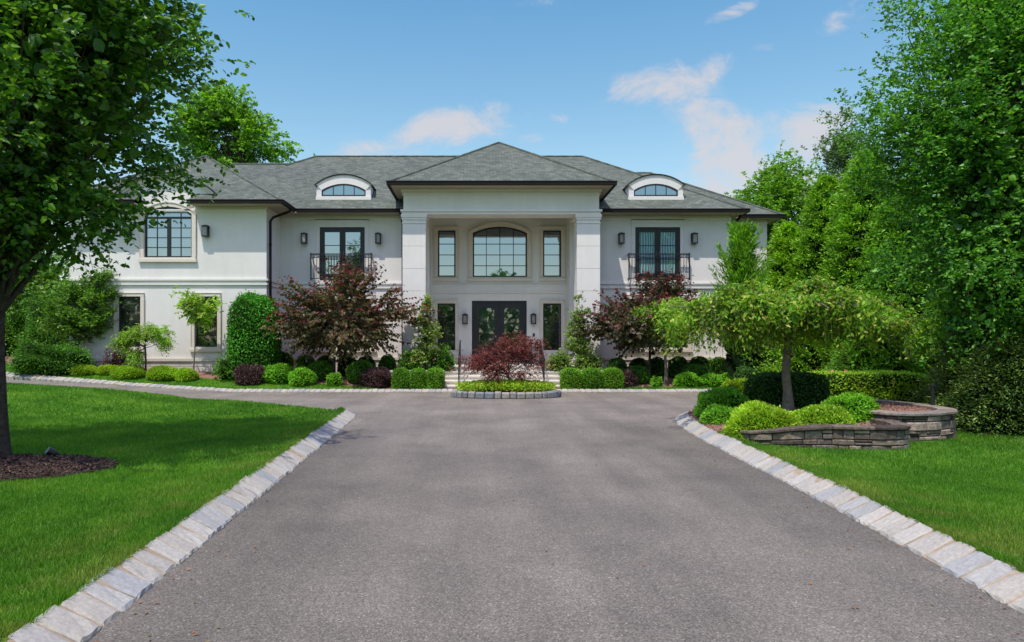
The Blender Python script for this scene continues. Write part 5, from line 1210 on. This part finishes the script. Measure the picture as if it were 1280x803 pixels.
weeping('weeping_tree', 'smaller yellow-green weeping tree before the right redbud', (wx(832, 24.6), 24.6, 0.25), lambda u: 2.95-0.30*max(0, -u)**1.4-0.12*max(0, u), (1.35, 2.2),
        lambda u: 1.55-0.25*(u < -0.4), 0.06, L_WEEP, 72, 60, 40, 11, 0.085, 0.045, bark=M_BARK_GREY, ylim=0.6)

# black post and spotlight
po = thing('bollard_light', 'thin black path light post on the upper stone wall bed', 'path light', (wx(1166, 13.0), 13.0, 0.4))
mb = MB(); x = wx(1166, 13.0); mb.tube([(x, 13, 0.40), (x, 13, 0.86)], 0.03, 10); mb.build('post', M_BLACK, po); mb = MB(); mb.tube([(x, 13, 0.86), (x, 13, 0.90), (x, 13, 0.91)], [0.05, 0.05, 0.02], 12); mb.build('cap', M_BLACK, po)
sp = thing('spotlight', 'small black garden spotlight at the edge of the tree mulch', 'garden light', (-5.77, 9.8, 0.08))
mb = MB(); mb.tube([(-5.77, 9.8, 0.02), (-5.77, 9.8, 0.12)], 0.012, 8); mb.box(-5.80, -5.74, 9.78, 9.82, 0.10, 0.135); mb.build('stake', M_BLACK, sp)
mb = MB(); mb.tube([(-5.75, 9.83, 0.12), (-5.79, 9.77, 0.16), (-5.84, 9.72, 0.21)], [0.03, 0.05, 0.055], 12); mb.build('lamp_head', M_BLACK, sp)

# far woodland beyond the garden and across the street
def woodland(name, label, pts, hgt, n, seed, L=0.5):
    r = np.random.default_rng(seed); V = []; Q = []; 
    P = []
    for (x0, y0, x1, y1, hh) in pts:
        m = n; u = r.uniform(0, 1, m); xx = x0+(x1-x0)*u; yy = y0+(y1-y0)*u+r.normal(size=m)*1.8
        crest = hh*(0.78+0.16*np.sin(xx*0.45+seed)+0.10*np.sin(xx*1.13+yy*0.3)); P.append(np.column_stack([xx, yy, r.uniform(0, 1, m)**0.8*crest]))
    P = np.concatenate(P); m = len(P); V, Q = leaves(P, rdir(r, m), rdir(r, m)+np.array([0, 0, 0.5]), L*r.uniform(0.6, 1.4, m), L*0.7, simple_=True)
    tag(np_mesh(name, V, [Q], L_BACK), label, 'woodland', kind='stuff')
woodland('woodland', 'distant green tree line beyond the garden', [(-75, 50, -19, 58, 7.5), (17, 52, 70, 48, 9)], 8, 9000, 81, 0.75)
woodland('woodland', 'trees across the street seen only in the window panes', [(-50, -26, 50, -26, 9.5)], 9, 16000, 82, 0.75)

# grass blades
def blades(poly, n, wd, ht, region, seed, excl=None, zf=lz):
    r = np.random.default_rng(seed); lo_ = np.array(region[0]); hi_ = np.array(region[1]); G = r.uniform(lo_, hi_, (n, 2)); G = G[in_poly(G, poly)]
    if excl: G = G[~in_poly(G, excl)]
    px = CX+G[:, 0]*F/np.maximum(G[:, 1], 0.5); G = G[(px > -160) & (px < 1440)]
    m = len(G); z = zf(G[:, 0], G[:, 1]); P = np.column_stack([G, z-0.005]); a = r.uniform(0, 2*np.pi, m); s = np.column_stack([np.cos(a), np.sin(a), np.zeros(m)])*wd*r.uniform(0.7, 1.3, (m, 1))
    tip = r.normal(size=(m, 3))*0.45; tip[:, 2] = 1; tip = nrm(tip)*(ht*r.uniform(0.5, 1.3, m))[:, None]
    V = np.stack([P-s/2, P+s/2, P+tip], 1).reshape(-1, 3); return V, np.arange(m)[:, None]*3+np.array([[0, 1, 2]])
def grass(label, parts):
    Vs = []; Ts = []; c = 0
    for V, T in parts: Vs.append(V); Ts.append(T+c); c += len(V)
    tag(np_mesh('grass', np.concatenate(Vs), [np.concatenate(Ts)], M_BLADE), label, 'grass', kind='stuff')
grass('mown green grass of the left lawn', [blades(LEFT_LAWN, 330000, 0.008, 0.055, ((-9, 3.2), (-2.5, 9)), 1, TB), blades(LEFT_LAWN, 170000, 0.012, 0.055, ((-14, 9), (-2.6, 15)), 2, TB), blades(LEFT_LAWN, 90000, 0.02, 0.055, ((-18, 15), (-3, 20.8)), 3, TB)])
r = np.random.default_rng(5); lp = []
for pth, sgn, m in ((kpl, 1, 110), (kpr, -1, 130)):
    q = pth[r.integers(0, len(pth), m)]; q = q[(q[:, 1] > 3.2)]; off = np.abs(r.normal(size=len(q)))*0.35+0.02; lp.append(np.column_stack([q[:, 0]+sgn*off, q[:, 1]+r.normal(size=len(q))*0.1, np.full(len(q), 0.006)]))
lp.append(np.column_stack([r.uniform(-2.2, 3.4, 60), r.uniform(4, 18, 60), np.full(60, 0.006)])); P = np.concatenate(lp); D = rdir(r, len(P)); D[:, 2] *= 0.15
V, Q = leaves(P, D, r.normal(size=P.shape)*0.2+np.array([0, 0, 1.0]), 0.035*r.uniform(0.4, 1.2, len(P)), 0.02, fold=0.25, simple_=True)
tag(np_mesh('fallen_leaves', V, [Q], islandmat('dry_leaf', [(0.30, 0.12, 0.05), (0.20, 0.11, 0.06), (0.12, 0.14, 0.04)])), 'small dry leaves scattered along the edges of the driveway', 'leaf litter', kind='stuff')
def fringe(pts, side, n, seed):
    r = np.random.default_rng(seed); p = smooth_path(pts, 0.03); t = np.gradient(p, axis=0); t = t/np.linalg.norm(t, axis=1)[:, None]; i = r.integers(0, len(p), n); nn = np.stack([t[:, 1], -t[:, 0]], 1)*side
    clump = 0.5+0.5*np.sin(i*0.31)*np.sin(i*0.083+1); ok = r.uniform(0, 1, n) < 0.25+0.75*clump; i = i[ok]; m = len(i)
    G = p[i]+nn[i]*(0.265+np.abs(r.normal(size=(m, 1)))*0.04); P = np.column_stack([G, np.full(m, 0.11)]); lean = -nn[i]*r.uniform(0.0, 0.9, (m, 1))
    tip = np.column_stack([lean, np.ones(m)])+r.normal(size=(m, 3))*0.25; tip = nrm(tip)*(0.075*r.uniform(0.5, 1.3, m))[:, None]; a = r.uniform(0, 2*np.pi, m); s_ = np.column_stack([np.cos(a), np.sin(a), np.zeros(m)])*0.008
    return np.stack([P-s_/2, P+s_/2, P+tip], 1).reshape(-1, 3), np.arange(m)[:, None]*3+np.array([[0, 1, 2]])
grass('ragged fringe of grass leaning over the left kerb stones', [fringe(LK, -1, 26000, 31)])
grass('ragged fringe of grass leaning over the right kerb stones', [fringe(RK[:8], 1, 26000, 32)])
WX = W1+[(6.6, 13), (4.1, 13)]
grass('mown green grass of the right lawn', [blades(RIGHT_LAWN, 260000, 0.008, 0.055, ((3.7, 3.2), (9, 9)), 4, WX), blades(RIGHT_LAWN, 120000, 0.012, 0.055, ((4, 9), (14, 13)), 5, BED)])
grass('strip of mown grass along the far kerb', [blades(STRIP_L, 45000, 0.025, 0.05, ((-17, 23.4), (-3, 25.6)), 6), blades(STRIP_R, 9000, 0.025, 0.05, ((4, 23.4), (9, 24.6)), 7)])

# ------------------------------------------------------------------ light, sky, camera
EL, AZ = R(65), R(28)                                 # sun high, behind the camera and to the left
sd = Vector((-math.sin(AZ)*math.cos(EL), -math.cos(AZ)*math.cos(EL), math.sin(EL)))
sun = bpy.data.lights.new('sun', 'SUN'); sun.energy = 4.5; sun.angle = R(0.6); sun.color = (1.0, 0.94, 0.85)
so = bpy.data.objects.new('sun', sun); so.rotation_euler = (-sd).to_track_quat('-Z', 'Y').to_euler(); link(so)

wd = bpy.data.worlds.new('World'); scene.world = wd; wd.use_nodes = True; nt = wd.node_tree; nt.nodes.clear()
out = N(nt, 'ShaderNodeOutputWorld'); bg = N(nt, 'ShaderNodeBackground'); bg.inputs[1].default_value = 0.15
sky = N(nt, 'ShaderNodeTexSky', sky_type='NISHITA', sun_disc=False); sky.sun_elevation = EL
sky.sun_rotation = math.atan2(sd.x, sd.y); sky.air_density = 1.0; sky.dust_density = 0.7; sky.ozone_density = 1.5
tc = N(nt, 'ShaderNodeTexCoord'); sx = N(nt, 'ShaderNodeSeparateXYZ'); nt.links.new(tc.outputs['Generated'], sx.inputs[0])
ay = math_(nt, 'MAXIMUM', math_(nt, 'ABSOLUTE', sx.outputs[1]), 0.12)
u = math_(nt, 'DIVIDE', sx.outputs[0], ay); v = math_(nt, 'DIVIDE', sx.outputs[2], ay)
cb = N(nt, 'ShaderNodeCombineXYZ'); nt.links.new(u, cb.inputs[0]); nt.links.new(v, cb.inputs[1])
def wnoise(scale, detail, rough, sx_=1.0, sy_=1.5, off=0.0, dist=0.0):
    mp = N(nt, 'ShaderNodeMapping'); mp.inputs['Scale'].default_value = (sx_, sy_, 1); mp.inputs['Location'].default_value = (off, off*0.7, off); nt.links.new(cb.outputs[0], mp.inputs['Vector'])
    n_ = N(nt, 'ShaderNodeTexNoise'); n_.inputs['Scale'].default_value = scale; n_.inputs['Detail'].default_value = detail; n_.inputs['Roughness'].default_value = rough; n_.inputs['Distortion'].default_value = dist
    nt.links.new(mp.outputs[0], n_.inputs['Vector']); return n_.outputs['Fac']
fb = wnoise(11, 10, 0.66, 0.9, 1.2, dist=0.5); fine = wnoise(3.0, 6, 0.6, 0.8, 2.0, 5.3)
# cloud bodies: (px, py, half-width px, half-height px, amount, rotation) turned into sky directions
CL = [(820, 105, 55, 20, 0.8, 0.2), (895, 80, 32, 14, 0.5, 0.5), (872, 150, 38, 24, 1.0, -0.3), (898, 188, 34, 34, 1.15, -0.2), (905, 230, 50, 22, 0.55, 0), (985, 190, 50, 34, 0.85, 0.2), (1030, 150, 50, 22, 0.9, 0.2), (940, 235, 60, 30, 0.6, 0.0),
      (590, 148, 55, 15, 1.0, 0.1), (545, 172, 50, 16, 0.8, 0.1), (670, 172, 40, 8, 0.55, 0), (920, 14, 45, 9, 0.5, 0.45), (1070, 14, 40, 14, 0.6, 0.5), (700, 150, 14, 7, 0.5, 0), (490, 158, 40, 10, 0.3, 0), (440, 190, 60, 14, 0.35, 0), (680, 3, 60, 6, 0.3, 0), (960, 60, 20, 6, 0.3, 0)]
tot = None
for px, py, a, b, amt, rot in CL:
    du = math_(nt, 'SUBTRACT', u, (px-CX)/F); dv = math_(nt, 'SUBTRACT', v, (CY-py)/F); c, s = math.cos(rot), math.sin(rot)
    e1 = math_(nt, 'ADD', math_(nt, 'MULTIPLY', du, c*F/a), math_(nt, 'MULTIPLY', dv, s*F/a)); e2 = math_(nt, 'ADD', math_(nt, 'MULTIPLY', du, -s*F/b), math_(nt, 'MULTIPLY', dv, c*F/b))
    q = math_(nt, 'ADD', math_(nt, 'MULTIPLY', e1, e1), math_(nt, 'MULTIPLY', e2, e2)); g = math_(nt, 'MULTIPLY', math_(nt, 'EXPONENT', math_(nt, 'MULTIPLY', q, -0.8)), amt)
    tot = g if tot is None else math_(nt, 'ADD', tot, g)
front = math_(nt, 'GREATER_THAN', sx.outputs[1], 0.0); tot = math_(nt, 'MULTIPLY', math_(nt, 'MINIMUM', tot, 1.15), front)
m1 = math_(nt, 'MULTIPLY_ADD', fb, 2.6, -1.0)                         # -? .. ?
cm = math_(nt, 'ADD', math_(nt, 'MULTIPLY', tot, 0.78), math_(nt, 'MULTIPLY', math_(nt, 'SUBTRACT', fb, 0.5), 3.4))
mask = N(nt, 'ShaderNodeMapRange', interpolation_type='SMOOTHSTEP'); mask.inputs[1].default_value = 0.08; mask.inputs[2].default_value = 1.0
nt.links.new(math_(nt, 'MULTIPLY', cm, math_(nt, 'MINIMUM', math_(nt, 'MULTIPLY', tot, 3.0), 1.0)), mask.inputs[0])
wisps = N(nt, 'ShaderNodeMapRange', interpolation_type='SMOOTHSTEP'); wisps.inputs[1].default_value = 0.55; wisps.inputs[2].default_value = 0.85; wisps.inputs[4].default_value = 0.18
nt.links.new(fine, wisps.inputs[0])
mk = math_(nt, 'MAXIMUM', math_(nt, 'MULTIPLY', mask.outputs[0], 0.85), wisps.outputs[0], clamp=True)
hs = N(nt, 'ShaderNodeHueSaturation'); hs.inputs['Saturation'].default_value = 1.0; hs.inputs['Value'].default_value = 1.0; nt.links.new(sky.outputs[0], hs.inputs['Color'])
zr_ = N(nt, 'ShaderNodeMapRange'); zr_.inputs[1].default_value = 0.05; zr_.inputs[2].default_value = 0.85; nt.links.new(sx.outputs[2], zr_.inputs[0])
tnt = ramp(nt, zr_.outputs[0], [(0.0, (1.42, 1.26, 1.09)), (0.25, (1.20, 1.36, 1.21)), (0.5, (0.78, 1.27, 1.31)), (0.75, (1.9, 1.65, 2.3)), (1.0, (2.4, 1.9, 2.7))])  # overhead stops, out of view, raised to add ambient fill
tint = mixc(nt, 1.0, hs.outputs[0], tnt.outputs[0], 'MULTIPLY')
cc = mixc(nt, mk, tint, (4.6, 4.45, 4.65))
# unseen broken bright cloud behind the camera, added as fill light for the facade
bn = N(nt, 'ShaderNodeTexNoise'); bn.inputs['Scale'].default_value = 3.5; bn.inputs['Detail'].default_value = 6; nt.links.new(tc.outputs['Generated'], bn.inputs['Vector'])
b1 = N(nt, 'ShaderNodeMapRange', interpolation_type='SMOOTHSTEP'); b1.inputs[1].default_value = 0.28; b1.inputs[2].default_value = 0.42; nt.links.new(sx.outputs[2], b1.inputs[0])
b2 = N(nt, 'ShaderNodeMapRange', interpolation_type='SMOOTHSTEP'); b2.inputs[1].default_value = 0.40; b2.inputs[2].default_value = 0.55; nt.links.new(bn.outputs['Fac'], b2.inputs[0])
b3 = N(nt, 'ShaderNodeMapRange', interpolation_type='SMOOTHSTEP'); b3.inputs[1].default_value = 0.05; b3.inputs[2].default_value = -0.15; nt.links.new(sx.outputs[1], b3.inputs[0])
cc = mixc(nt, math_(nt, 'MULTIPLY', math_(nt, 'MULTIPLY', b1.outputs[0], b2.outputs[0]), b3.outputs[0]), cc, (6.0, 6.5, 7.9))
nt.links.new(cc, bg.inputs[0]); nt.links.new(bg.outputs[0], out.inputs[0])

cam = bpy.data.cameras.new('camera'); co = bpy.data.objects.new('camera', cam); link(co); co.location = (0, 0, EYE); co.rotation_euler = (R(90), 0, 0)
cam.sensor_width = 36; cam.lens = 36*F/1280; cam.shift_x = (640-CX)/1280; cam.shift_y = (CY-401.5)/1280; cam.clip_end = 3000; scene.camera = co
scene.view_settings.view_transform = 'Standard'; scene.view_settings.look = 'None'; scene.view_settings.exposure = 0; scene.view_settings.gamma = 1
scene.render.engine = 'CYCLES'
cy = scene.cycles; cy.use_denoising = True; cy.max_bounces = 8; cy.diffuse_bounces = 6; cy.glossy_bounces = 3; cy.transmission_bounces = 3; cy.transparent_max_bounces = 4
cy.sample_clamp_indirect = 10; cy.caustics_reflective = False; cy.caustics_refractive = False
